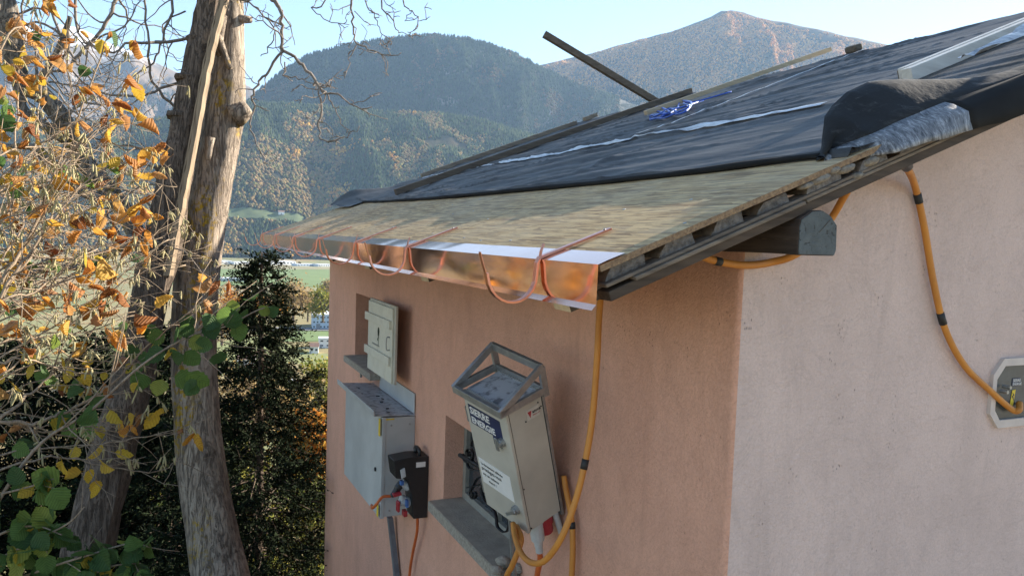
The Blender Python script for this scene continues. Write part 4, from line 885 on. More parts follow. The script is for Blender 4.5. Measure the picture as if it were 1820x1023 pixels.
m_dglass = simple('dusty_dark_cover', (.085, .10, .105), (.05, .06, .065), .25, scale=14)
slab(o1, YB-.012, YB+.01, m_panfr, 'frame', o2); slab(o2, YB-.003, YB+.01, m_dglass, 'cover')
oz = czp+.034; lab = MB().bb((cxp-.034, YB-.0045, oz-.014), (cxp+.002, YB-.0033, oz+.012)).build('blue_label', m_navy, pan)
text('SIERRE', .0135, (cxp-.032, YB-.0052, oz+.000), (1, 0, 0), (0, 0, 1), m_label, lab); text('ENERGIE', .0115, (cxp-.032, YB-.0052, oz-.011), (1, 0, 0), (0, 0, 1), m_label, lab)
yl = MB().box((cxp-.026, YB-.0044, czp-.018), (.008, 0, .001), (0, .0006, 0), (.004, 0, .026)).build('warning_strip', m_yel, pan)
q = MB(); q.add([(cxp-.029, YB-.0054, czp+.0), (cxp-.019, YB-.0054, czp-.008), (cxp-.024, YB-.0054, czp-.012), (cxp-.018, YB-.0054, czp-.03), (cxp-.032, YB-.0054, czp-.012), (cxp-.026, YB-.0054, czp-.009)], [(0, 1, 2, 5), (5, 2, 3, 4)]); q.build('lightning_bolt', m_darkp, yl)
for dx, dz in ((-.10, .01), (-.088, .024)): MB().tube([(cxp+dx, YB-.035, czp+dz), (cxp+dx, YB-.010, czp+dz)], .006, 8).build('clip_screw', m_steel, pan)

# ================================================================ VEGETATION
def barkmat(name, c1, c2, lich=None, sc=1.0, bs=.8):
    m, nt, b = nodes(name); v = coords(nt, (16*sc, 16*sc, 2.6*sc)); f = noise(nt, v, 1.0, 8, .72, .8)
    c = ramp(nt, f, [(.32, c2), (.6, c1)])
    c = mixc(nt, ramp(nt, noise(nt, coords(nt), 2.2, 5, .7), [(.40, (0, 0, 0)), (.68, (.75, .75, .75))]), c, tuple(x*1.35 for x in c1))
    fi = noise(nt, coords(nt, (42*sc, 42*sc, 5*sc)), 1.0, 6, .7, 1.5); fis = ramp(nt, fi, [(.40, (1, 1, 1)), (.50, (0, 0, 0))])
    c = mixc(nt, mixc(nt, 1.0, fis, (.55, .55, .55), 'MULTIPLY'), c, tuple(x*.5 for x in c2))
    c = mixc(nt, ramp(nt, noise(nt, coords(nt), 30*sc, 5, .75), [(.55, (0, 0, 0)), (.7, (.5, .5, .5))]), c, tuple(x*.8 for x in c2))
    if lich:
        lm = mixc(nt, 1.0, ramp(nt, noise(nt, coords(nt), 26, 5, .7), [(.50, (0, 0, 0)), (.58, (1, 1, 1))]), ramp(nt, noise(nt, coords(nt, (1, 1, .6)), 2.6, 3), [(lich[1], (0, 0, 0)), (lich[1]+.08, (1, 1, 1))]), 'MULTIPLY')
        c = mixc(nt, lm, c, lich[0])
    nt.links.new(c, b.inputs['Base Color']); b.inputs['Roughness'].default_value = .9; b.inputs['Specular IOR Level'].default_value = .2
    ad = nt.nodes.new('ShaderNodeMath'); ad.operation = 'MULTIPLY_ADD'; nt.links.new(fis, ad.inputs[0]); ad.inputs[1].default_value = -.7; nt.links.new(f, ad.inputs[2])
    bump(nt, b, ad.outputs[0], bs, .025); return m
m_bark = barkmat('walnut_bark', (.38, .31, .24), (.13, .10, .08), ((.42, .27, .03), .56))
m_dead = barkmat('dead_bark', (.17, .13, .10), (.06, .046, .036), None, 1.4)
m_split = wood('split_wood', (.38, .29, .19), (.15, .11, .075), .8, 2, 2, 60, .5)
m_lichbark = barkmat('lichen_bark', (.27, .235, .195), (.11, .095, .08), ((.45, .30, .03), .50))
m_twig = barkmat('twig_bark', (.24, .20, .165), (.10, .085, .07), None, 3, .3)
m_hazel = barkmat('hazel_bark', (.34, .26, .18), (.18, .135, .095), None, 3, .3)
m_catkin = simple('catkin', (.42, .37, .19), (.30, .25, .12), .8, scale=60, bmp=.5, bscale=300)
m_lorange = leafmat('dry_orange_leaf', [(0, (.26, .09, .03)), (.2, (.46, .19, .05)), (.45, (.66, .32, .06)), (.65, (.72, .44, .07)), (.85, (.58, .34, .13)), (1, (.42, .21, .09))], .5)
m_lyellow = leafmat('yellow_leaf', [(0, (.55, .33, .04)), (.5, (.60, .42, .05)), (1, (.42, .34, .05))], .45)
m_lgreen = leafmat('green_leaf', [(0, (.05, .10, .03)), (.5, (.085, .16, .045)), (.8, (.15, .24, .05)), (1, (.32, .34, .06))], .5)
m_conif = tintmat('conifer_foliage', 1.0, .02); m_autumn = tintmat('autumn_foliage', .7, .35)

def walk(p, d, L, rg, wig, droop, step):
    n = max(3, int(L/step)); P = [A(*p)]; d = A(*d); d /= np.linalg.norm(d)
    for i in range(n):
        d = d+rg.normal(0, wig, 3)+A(0, 0, droop); d /= np.linalg.norm(d); P.append(P[-1]+d*L/n)
    return P
def sprout(mb, P, r0, r1, rg, lvl, cfg, tips):
    """tube along P, then side twigs"""
    n = len(P); mb.tube(P, interp_r([r0, r1], n), 6 if r0 > .006 else (5 if r0 > .003 else 4), rough=.06, seed=int(rg.integers(1e6)))
    tips.append((P, lvl))
    if lvl <= 0: return
    L = sum(np.linalg.norm(P[i+1]-P[i]) for i in range(n-1))
    k = max(1, int(L*cfg['density']*(1.0 if lvl > 1 else cfg.get('fine', 1.0))))
    for j in range(k):
        i = int(rg.integers(max(1, n//6), n-1)); t = P[i+1]-P[i]; t /= np.linalg.norm(t)
        o_ = rg.normal(0, 1, 3); o_ -= t*np.dot(o_, t); o_ /= np.linalg.norm(o_); o_ = o_*A(1, cfg.get('flat', 1), 1)
        d = t*rg.uniform(.2, .8)+o_*rg.uniform(.6, 1)+cfg.get('bend', A(0, 0, 0)); ll = L*rg.uniform(.25, .6)*cfg['ratio']; ll = min(max(ll, cfg['minl']), cfg['maxl'])
        rr = (r0+(r1-r0)*i/n)*.55
        sprout(mb, walk(P[i], d, ll, rg, cfg['wig'], cfg['droop'], cfg['step']), max(rr, cfg['minr']), cfg['minr']*.7, rg, lvl-1, cfg, tips)
def trunk_mesh(pts, z, n=20, k=5, rough=.03, seed=0, below=None):
    P = [im(u, v, zz) for (u, v, r), zz in zip(pts, z)]; rad = [r/F*zz for (u, v, r), zz in zip(pts, z)]
    S_ = spline(P, k); rr = np.interp(np.linspace(0, 1, len(S_)), np.linspace(0, 1, len(P)), rad); return MB().tube(S_, list(rr), n, rough=rough, seed=seed)
rgv = np.random.default_rng(11)
# --- big bare walnut tree
ZT = 5.0
tp = [(412, -330, 17), (412, -160, 20), (409, -20, 23), (407, 100, 27), (401, 190, 33), (385, 280, 34), (367, 370, 36), (353, 450, 38), (346, 540, 38), (345, 640, 38), (350, 740, 39), (361, 850, 41), (380, 960, 44), (398, 1060, 50), (410, 1200, 70), (420, 1400, 90)]
wal = thing('bare_tree', im(405, 1150, ZT), 'tall bare tree with thick pale trunk and hanging twigs left of the roof', 'tree')
tr_ = trunk_mesh(tp, [ZT]*len(tp), 26, 6, .022, 3).build('trunk', m_bark, wal, smooth=True)
for (u, v, du, dv_, r, zz) in ((428, 200, 14, -8, 15, -.05), (425, 34, 22, 2, 7, -.02), (395, 88, 14, 34, 6, -.17), (392, 60, -4, 40, 5, -.16), (372, 262, -3, 22, 5, -.2)):
    p = im(u, v, ZT+zz); q_ = im(u+du, v+dv_, ZT+zz); MB().tube([p-(q_-p)*.8, p, p+(q_-p)*.6, q_], [r*1.5/F*ZT, r*1.15/F*ZT, r/F*ZT, r*.8/F*ZT], 10, rough=.1, seed=u).build('branch_stub', m_bark, tr_, smooth=True)
limbs = MB(); tips = []
cfgb = dict(density=5.2, fine=1.0, ratio=.75, minl=.10, maxl=.75, wig=.30, droop=-.03, step=.045, minr=.0022)
def limb(pts, z, r0, r1, lvl=2, cfg=cfgb, mb=limbs, ts=tips):
    zz = np.linspace(z[0], z[1], len(pts)) if isinstance(z, tuple) else [z]*len(pts)
    P = spline([im(u, v, q_) for (u, v), q_ in zip(pts, zz)], 4); P = [p+rgv.normal(0, .006, 3)*(0 < i) for i, p in enumerate(P)]
    sprout(mb, P, r0, r1, rgv, lvl, cfg, ts)
limb([(408, -140), (470, -120), (560, -110), (650, -105), (730, -90)], (5.0, 4.6), .05, .02, 0)
limb([(408, -160), (330, -120), (240, -110), (140, -100), (40, -60)], (5.0, 4.4), .05, .02, 1)
# hanging twigs right of the trunk
R_ = [([(470, -120), (478, -40), (483, 0), (497, 14), (500, 47), (501, 84), (523, 103), (551, 131), (573, 163), (583, 166), (605, 170), (626, 188), (664, 194)], .019, .004),
      ([(567, 155), (569, 200), (567, 231), (573, 250), (598, 250), (620, 239), (636, 225)], .008, .003),
      ([(583, 168), (594, 190), (605, 212), (618, 237)], .006, .003),
      ([(501, 84), (489, 113), (467, 138), (451, 166), (450, 188), (445, 219), (451, 244), (467, 275), (479, 299)], .011, .003),
      ([(440, -120), (432, -20), (451, 10), (470, 31), (487, 56), (479, 84), (464, 103)], .009, .003),
      ([(408, -10), (440, 2), (475, -18), (500, -60)], .012, .008),
      ([(640, -105), (628, -40), (625, 0), (626, 31), (628, 59), (636, 77), (664, 92), (689, 100), (714, 94)], .011, .003),
      ([(636, 77), (620, 103), (614, 131), (600, 135)], .005, .0025),
      ([(690, -98), (676, 0), (698, 38), (711, 59), (733, 67)], .008, .0025),
      ([(710, -95), (717, 0), (733, 22), (748, 38), (764, 28)], .007, .0025),
      ([(600, -105), (576, 0), (558, 16), (583, 38), (620, 44)], .007, .0025),
      ([(655, -100), (650, 0), (668, 30), (676, 55), (690, 75)], .006, .0025),
      ([(506, 110), (505, 135), (530, 138), (560, 150)], .006, .003), ([(630, 20), (650, 40), (668, 48)], .004, .002)]
cfgr = dict(cfgb, density=8.5, fine=1.4, ratio=.42, maxl=.28, minl=.05, minr=.0029, wig=.38, step=.03)
for pts, r0, r1 in R_: limb(pts, 4.7, r0*.8, r1*.9, 2, cfgr)
# tangle left of the trunk
L_ = [([(385, 60), (300, 75), (240, 75), (190, 95), (140, 60)], .014, .004), ([(375, 130), (300, 150), (250, 170), (180, 165), (120, 120)], .013, .004), ([(350, 205), (300, 185), (265, 130), (262, 60), (258, -30)], .012, .006),
      ([(335, 255), (300, 265), (230, 260), (150, 240), (80, 200)], .012, .004), ([(320, 330), (280, 300), (220, 290), (150, 305)], .010, .004), ([(240, -110), (215, -20), (190, 40), (150, 90), (115, 120), (75, 135), (30, 190)], .018, .006),
      ([(140, -100), (135, 20), (150, 75), (190, 62), (230, 40), (250, 0)], .012, .004), ([(300, -115), (305, 0), (290, 70), (270, 110), (230, 140)], .012, .004), ([(330, 20), (290, 45), (300, 90), (330, 120)], .007, .003),
      ([(100, -100), (90, 10), (130, 100), (160, 140), (190, 200), (240, 220)], .012, .004), ([(310, 400), (260, 360), (200, 330), (160, 340)], .009, .003), ([(330, 340), (250, 330), (190, 380), (140, 390)], .008, .003), ([(60, -80), (40, 40), (100, 150), (150, 190)], .010, .004)]
cfgl = dict(cfgb, density=5.2, ratio=.70, maxl=.55)
for i, (pts, r0, r1) in enumerate(L_): limb(pts, (4.9, 4.3+.08*i), r0*.85, r1*.9, 2, cfgl)
limbs.build('branches', m_twig, wal, smooth=True)
# --- leaning dead trunk, split open
ZD = 4.75
dp = [(398, -170, 10), (382, -60, 15), (372, 0, 20), (352, 110, 24), (332, 215, 27), (312, 310, 29), (296, 390, 31), (280, 470, 33), (256, 580, 33), (228, 700, 34), (198, 820, 37), (165, 945, 41), (135, 1060, 46), (100, 1200, 55), (60, 1380, 70)]
dead = thing('dead_tree', im(110, 1150, ZD), 'leaning dead trunk split open with a bright torn edge before the bare tree', 'tree')
dt = trunk_mesh(dp, [ZD]*len(dp), 12, 6, .07, 5).build('trunk', m_dead, dead)
spl = [im(u, v, ZD-.07) for u, v in ((405, -40), (399, 0), (383, 60), (367, 130), (352, 215), (336, 300), (322, 370), (309, 440), (300, 490))]
q = MB(); wv = IR*.018+FWD*(-.01)
for off, ww, tk, sd_ in ((0, .015, .05, 1), (-.021, .006, .040, 2), (.013, .004, .055, 3)):
    q.strip([p+IR*(off+.0025*math.sin(i*2.9+off*90)) for i, p in enumerate(spline(spl, 4))], IR*ww*.8, tk)
q.build('torn_wood', m_split, dt)
for u, v in ((360, 70), (345, 140), (330, 205), (312, 300)):
    c_ = im(u-6, v, ZD); MB().tube([c_-IU*.02, c_, c_+IU*.012], [.092*(1 if v > 100 else .8), .098*(1 if v > 100 else .8), .09*(1 if v > 100 else .8)], 12, rough=.06, seed=v).build('bark_collar', m_dead, dt, smooth=False)
lm = MB(); lt = []
def limb2(pts, z, r, lvl=1):
    P = spline([im(u, v, q_) for (u, v), q_ in zip(pts, np.linspace(z[0], z[1], len(pts)))], 5); lm.tube(P, interp_r(r, len(P)), 12, rough=.05, seed=len(pts)); lt.append(P); return P
for pts, z, r in (([(262, 455), (225, 385), (190, 335), (160, 300), (135, 262), (110, 210), (75, 168), (40, 150), (22, 95), (12, 30), (-10, -60)], (4.7, 4.1), [.05, .052, .05, .052, .056, .05, .05, .046, .055, .06, .06]), ([(115, 248), (80, 225), (45, 200), (33, 165), (28, 130)], (4.35, 4.2), [.03, .028, .026, .024, .022]), ([(205, 350), (170, 350), (130, 330), (95, 290), (60, 262), (0, 262)], (4.5, 4.2), [.03, .028, .024, .02, .018, .016]),
                  ([(75, 168), (78, 135), (100, 100), (115, 60), (125, 30)], (4.2, 4.1), [.026, .022, .02, .016, .012]), ([(240, 420), (210, 440), (150, 470), (70, 480), (0, 500)], (4.65, 4.3), [.035, .03, .026, .02, .018])): limb2(pts, z, r)
lm.build('limb', m_lichbark, dead, smooth=True)
tw = MB(); tt_ = []
for P in lt:
    for k in range(len(P)//4):
        i = int(rgv.integers(3, len(P)-1)); sprout(tw, walk(P[i], rgv.normal(0, 1, 3)*A(1, .5, 1)+A(0, 0, .3), rgv.uniform(.3, .8), rgv, .25, 0, .05), .007, .003, rgv, 2, cfgl, tt_)
tag(tw.build('twigs', m_twig, dead, smooth=True), kind='stuff')

# --- leaf meshes
def leaf_mesh(name, L, Wd, curl, fold, wavy, mat, seed, tip=.15, drynes=0.0):
    rg = np.random.default_rng(seed); nu, nv = 11, 8; G = np.zeros((nu, nv+1, 3)); 
    for i in range(nu):
        t = i/(nu-1); w_ = Wd*(math.sin(math.pi*min(1, t**.75*1.0))**.75 if 0 < t < 1 else 0.0)+.0008; w_ *= (1+.08*(-1)**i)
        for j in range(nv+1):
            s = (j/nv*2-1); x = s*w_*.5; a = curl*t; y = L*(math.sin(a)/a*t if abs(a) > .01 else t) if False else L*t*(1-.12*abs(curl)*t)
            z = -curl*L*.30*t*t+fold*abs(x)*1.1+wavy*L*(math.sin(t*9+s*2+seed)*.5+rg.normal(0, .25))*abs(s)
            x2 = x*(1-.5*drynes*abs(s)); z += drynes*Wd*.45*s*s*math.sin(t*2.6)
            G[i, j] = (x2, y, z)
    q = MB().grid(G); pet = [(0, -L*.28, L*.02), (0, -L*.12, 0), (0, .0, 0)]; q.tube(pet, .0009, 4)
    V = np.concatenate(q.v); me = bpy.data.meshes.new(name); me.from_pydata([tuple(x) for x in V], [], q.f); me.materials.append(mat); me.polygons.foreach_set('use_smooth', [True]*len(me.polygons)); me.update(); return me
LO = [leaf_mesh('dry_leaf', .085, .062, rgv.uniform(.3, 1.3), rgv.uniform(-.9, .9), .09, m_lorange, 20+k, drynes=rgv.uniform(.7, 1.7)) for k in range(10)]
LYm = [leaf_mesh('yellow_leaf', .065, .05, rgv.uniform(.0, .6), rgv.uniform(-.3, .5), .025, m_lyellow, 40+k, drynes=.2) for k in range(4)]
LG = [leaf_mesh('green_leaf', .090, .085, rgv.uniform(.1, .5), rgv.uniform(-.1, .35), .02, m_lgreen, 60+k, drynes=.1) for k in range(6)]
def put_leaf(me, p, parent, scale, hang=True, face=None):
    # petiole at p, blade mostly hanging, turned at random
    d = Vector(rgv.normal(0, .6, 3))+Vector((0, 0, -.55 if hang else .0)); d.normalize()
    nrm = Vector(face if face is not None else -FWD)*1.0+Vector(rgv.normal(0, .6, 3)); nrm -= d*nrm.dot(d); nrm.normalize(); x = d.cross(nrm)
    m = Matrix((x, d, nrm)).transposed().to_4x4() @ Matrix.Diagonal((scale, scale, scale, 1)); m.translation = Vector(p)-(m.to_3x3() @ Vector((0, -.0, 0)))
    nm = me.name.split('.')[0]; return link_mesh(nm, me, parent, m)
# --- hazel shrub in the foreground
hz = thing('hazel_shrub', im(-60, 1100, 2.8), 'hazel shrub with dry orange leaves and catkins at the left edge', 'shrub')
stems = MB(); fine = MB(); htips = []
cfgh = dict(density=9.5, fine=.75, ratio=.6, minl=.10, maxl=.55, wig=.12, droop=.0, step=.05, minr=.0013, bend=IR*.25)
H = [([(-120, 760), (0, 505), (40, 440), (75, 370), (100, 300), (150, 180), (195, 55)], .0085, .003, 2.7), ([(-100, 760), (15, 510), (60, 450), (90, 380), (135, 290), (180, 220)], .007, .003, 2.8), ([(-110, 780), (0, 530), (50, 455), (110, 370), (170, 310), (240, 262)], .007, .003, 2.6),
     ([(-130, 600), (0, 532), (60, 520), (120, 470), (170, 440)], .006, .002, 2.5), ([(-120, 800), (0, 750), (59, 754), (98, 738), (138, 722), (185, 691), (220, 663), (252, 624), (330, 560), (405, 500)], .009, .0025, 2.7), ([(-110, 830), (0, 746), (39, 710), (79, 679), (130, 628), (190, 560), (230, 520)], .008, .0025, 2.6),
     ([(-100, 820), (60, 800), (173, 789), (275, 773), (340, 769)], .005, .0016, 2.6), ([(-100, 870), (60, 815), (120, 815), (200, 830), (280, 838), (320, 815)], .005, .0016, 2.55), ([(-110, 700), (0, 610), (70, 600), (150, 590), (240, 560)], .006, .002, 2.6), ([(-120, 650), (0, 580), (60, 600), (140, 640), (200, 640)], .005, .002, 2.7),
     ([(-110, 560), (-10, 420), (20, 330), (30, 230), (35, 120), (60, 20)], .008, .003, 3.0), ([(-120, 520), (0, 400), (60, 300), (130, 250), (230, 180)], .006, .002, 2.9), ([(-100, 460), (0, 340), (60, 260), (75, 150), (130, 60)], .007, .002, 3.1), ([(-90, 640), (0, 470), (40, 400), (30, 320)], .006, .003, 2.9), ([(-110, 700), (10, 640), (90, 650), (170, 665), (250, 640)], .006, .002, 2.55),
     ([(-110, 480), (0, 90), (60, 60), (120, 75)], .005, .002, 2.5), ([(-120, 380), (0, 275), (70, 262), (140, 270)], .005, .002, 2.5), ([(-110, 600), (0, 480), (100, 440), (200, 400), (290, 330)], .006, .002, 2.8), ([(-110, 700), (0, 560), (110, 500), (220, 470), (310, 420)], .006, .002, 2.75), ([(-100, 640), (20, 560), (150, 540), (260, 480), (330, 470)], .005, .002, 2.9)]
for k in range(30):
    u0, v0 = rgv.uniform(-60, 0), rgv.uniform(330, 760); L0 = rgv.uniform(140, 330); sl = rgv.uniform(-.9, .25)
    H.append(([(u0-80, v0+70), (u0, v0), (u0+L0*.35, v0+L0*.35*sl+rgv.normal(0, 10)), (u0+L0*.7, v0+L0*.7*sl+rgv.normal(0, 14)), (u0+L0, v0+L0*sl*.95+rgv.normal(0, 14))], .0045, .002, rgv.uniform(2.5, 3.2)))
for pts, r0, r1, z in H:
    zz = np.linspace(z-.1, z+.35, len(pts)); P = spline([im(u, v, q_) for (u, v), q_ in zip(pts, zz)], 5); P = [p+rgv.normal(0, .003, 3) for p in P]
    sprout(stems, P, r0*.85, r1*.8, rgv, 2, cfgh, htips)
stems.build('stems', m_hazel, hz, smooth=True)
cat_ = MB()
def catkins(p):
    for k in range(int(rgv.integers(2, 5))):
        L = rgv.uniform(.022, .042); d = A(rgv.normal(0, .28), rgv.normal(0, .28), -1); d /= np.linalg.norm(d); b_ = p+rgv.normal(0, .004, 3)
        bend = rgv.normal(0, .004, 3); cat_.tube([b_, b_+d*L*.12, b_+d*L*.5+bend, b_+d*L*.85+bend*1.5, b_+d*L+bend*1.7], [.0006, .0026, .0032, .0028, .0008], 6)
def px(p): z = np.dot(p, FWD); return CX+F*np.dot(p, IR)/z, CY-F*np.dot(p, IU)/z
allpts = [(p, lv) for P, lv in htips for p in P[2:]]
vis = [(p, lv) for p, lv in allpts if -30 < px(p)[0] < 480 and -30 < px(p)[1] < 1050]
idx = rgv.permutation(len(vis)); ncat = 0
for i in idx:
    if ncat > 420: break
    p, lv = vis[i]
    if lv <= 1 and px(p)[1] < 850: catkins(p); ncat += 1
tag(cat_.build('catkins', m_catkin, hz, smooth=True), 'hanging greenish hazel catkins', kind='stuff')
# leaves seen one by one: picture position guides which twig carries them
VP = np.array([p for p, lv in vis]); VU = np.array([px(p) for p in VP])
def near(u, v):
    d = np.hypot(VU[:, 0]-u, VU[:, 1]-v); i = int(np.argmin(d)); return VP[i], d[i]
OL = [(75, 12), (30, 40), (45, 85), (65, 95), (52, 55), (100, 15), (112, 5), (40, 150), (70, 150), (20, 140), (60, 115), (38, 130), (75, 115), (140, 165), (155, 175), (175, 180), (190, 195), (215, 190), (225, 200), (205, 215), (215, 230), (235, 235), (45, 225), (20, 240), (60, 235), (190, 255), (235, 145), (115, 280), (270, 285), (285, 275), (300, 280), (310, 290), (255, 290), (245, 300), (215, 320), (240, 325), (265, 320), (170, 345), (205, 360), (210, 365), (245, 375), (225, 385), (140, 390), (150, 395), (180, 390), (195, 395), (235, 400), (90, 405), (55, 420), (40, 440), (260, 420), (245, 440), (240, 435), (130, 450), (95, 460), (40, 460), (180, 495), (200, 500), (130, 500), (75, 515), (118, 525), (125, 530), (165, 520), (270, 560), (240, 570), (215, 550), (150, 555), (205, 600), (220, 610), (60, 600), (20, 610), (45, 630), (140, 620), (160, 625), (110, 590), (30, 560), (5, 545), (0, 480), (15, 780), (8, 700), (350, 780), (330, 780), (380, 560), (365, 555), (395, 510), (370, 505), (60, 545), (100, 640), (180, 690), (150, 700), (215, 755), (230, 765), (260, 745), (20, 330), (35, 300), (60, 330), (95, 350), (30, 370), (70, 380), (0, 300), (0, 180), (10, 210), (20, 390), (110, 430), (85, 560), (120, 570), (180, 570), (50, 580), (10, 590), (160, 470), (60, 490), (200, 450), (210, 530), (30, 520)]
nleaf = 0
for u, v in OL:
    for k in range(1 if rgv.random() < .55 else 2):
        p, dd_ = near(u+rgv.normal(0, 4), v-14+rgv.normal(0, 4)); t_ = np.dot(p, FWD); tgt = im(u+rgv.normal(0, 5), v-12, t_)
        pp = p+(tgt-p)*min(1, .06/max(1e-6, np.linalg.norm(tgt-p)))
        put_leaf(LO[int(rgv.integers(len(LO)))], pp, hz, rgv.uniform(.62, 1.08)*t_/2.9)
for k in range(150):
    u, v = 290*rgv.random()**1.5-10, rgv.uniform(20, 700)
    p, dd_ = near(u, v); t_ = np.dot(p, FWD); me_ = LO[int(rgv.integers(len(LO)))] if rgv.random() < .62 else (LYm[int(rgv.integers(4))] if rgv.random() < .7 else LG[int(rgv.integers(6))])
    put_leaf(me_, p, hz, rgv.uniform(.45, .95)*t_/2.9)
YL = [(20, 692), (8, 680), (190, 300), (195, 310), (165, 470), (60, 330), (70, 300), (170, 770), (180, 800), (195, 740), (280, 745), (240, 750), (292, 745), (145, 850), (160, 845), (175, 872), (170, 865), (110, 830), (95, 775), (135, 805), (125, 660), (140, 680), (205, 815), (160, 685), (150, 670), (110, 645), (80, 640), (40, 300), (18, 320), (315, 635), (180, 830), (240, 160), (215, 205), (150, 460), (40, 640), (60, 660), (100, 690)]
for u, v in YL:
    p, dd_ = near(u, v-12); t_ = np.dot(p, FWD); tgt = im(u, v-12, t_); pp = p+(tgt-p)*min(1, .05/max(1e-6, np.linalg.norm(tgt-p))); put_leaf(LYm[int(rgv.integers(4))], pp, hz, rgv.uniform(.8, 1.2)*t_/2.8)
# --- leafy green bough in front of the trunk
gb = thing('leafy_shrub', im(100, 1150, 2.6), 'green leaved bough reaching right in front of the thick trunk', 'shrub')
q = MB(); ctr = [(-60, 980), (60, 800), (160, 730), (250, 650), (330, 600), (400, 580), (455, 552), (480, 545)]; zz = np.linspace(2.3, 3.0, len(ctr)); P = spline([im(u, v, z_) for (u, v), z_ in zip(ctr, zz)], 6); gt = []
sprout(q, P, .006, .002, rgv, 1, dict(cfgh, density=9, maxl=.3), gt); q.build('stems', m_hazel, gb, smooth=True)
GL = [(455, 550, .8), (440, 565, .7), (430, 555, .7), (470, 560, .6), (475, 575, .6), (400, 560, 1), (385, 575, 1.1), (425, 590, 1), (420, 600, .9), (390, 610, 1), (395, 640, 1.1), (365, 590, .9), (340, 575, .8), (330, 590, .9), (345, 600, .8), (320, 605, 1), (335, 620, .9), (300, 610, .9), (275, 615, 1), (290, 640, 1), (260, 640, .9), (330, 640, 1), (350, 625, .8), (310, 650, 1), (280, 660, 1.1), (260, 680, 1), (310, 685, 1.2), (330, 680, 1.2), (290, 690, 1), (345, 690, .9), (255, 600, .8), (265, 590, .8), (240, 660, .7), (230, 680, .9), (180, 710, .8), (170, 720, .9), (140, 705, .8), (130, 690, .8), (110, 745, 1.1), (140, 750, 1.1), (155, 760, 1), (120, 765, 1), (100, 780, 1), (60, 800, 1), (20, 810, 1), (70, 660, .8), (80, 690, .8), (35, 560, .8), (40, 480, .7), (165, 560, .7), (185, 565, .7), (20, 450, .7), (10, 200, .9), (5, 220, .9), (30, 330, .7), (60, 380, .7), (120, 600, .7), (90, 620, .8), (200, 640, .7), (220, 640, .8), (240, 700, .8), (350, 700, .8)]
GPv = np.array([p for P_, lv in gt for p in P_]+[p for p, lv in vis]); GU = np.array([px(p) for p in GPv])
for u, v, s in GL:
    i = int(np.argmin(np.hypot(GU[:, 0]-u, GU[:, 1]-v+14))); p = GPv[i]; t_ = np.dot(p, FWD); tgt = im(u+rgv.normal(0, 3), v-16, t_); pp = p+(tgt-p)*min(1, .09/max(1e-6, np.linalg.norm(tgt-p)))
    put_leaf(LG[int(rgv.integers(6))], pp, gb, s*rgv.uniform(.8, 1.0)*t_/2.9)
# --- low green shrub in the shade
sg = thing('leafy_shrub', im(40, 1200, 2.3), 'low green leafed shrub in the shade at the bottom left corner', 'shrub')
q = MB(); gt2 = []
for ctr in ([(-80, 1010), (0, 990), (60, 960), (120, 930), (150, 900)], [(-80, 900), (-10, 880), (50, 865), (95, 850)], [(-60, 1060), (80, 1010), (160, 985), (230, 965), (262, 970)], [(-60, 980), (20, 940), (70, 935), (110, 950)], [(60, 1060), (140, 1030), (200, 1005), (250, 1000)]):
    sprout(q, spline([im(u, v, 2.35) for u, v in ctr], 5), .005, .002, rgv, 1, dict(cfgh, density=10, maxl=.25), gt2)
q.build('stems', m_hazel, sg, smooth=True); pts_ = [p for P_, lv in gt2 for p in P_]; n_ = 0
for i in rgv.permutation(len(pts_)):
    u, v = px(pts_[i])
    if -30 < u < 275 and v > 830 and not (110 < u and v < 940) and n_ < 150:
        put_leaf(LG[int(rgv.integers(6))] if rgv.random() < .93 else LYm[int(rgv.integers(4))], pts_[i]+rgv.normal(0, .012, 3), sg, rgv.uniform(.6, 1.0)); n_ += 1

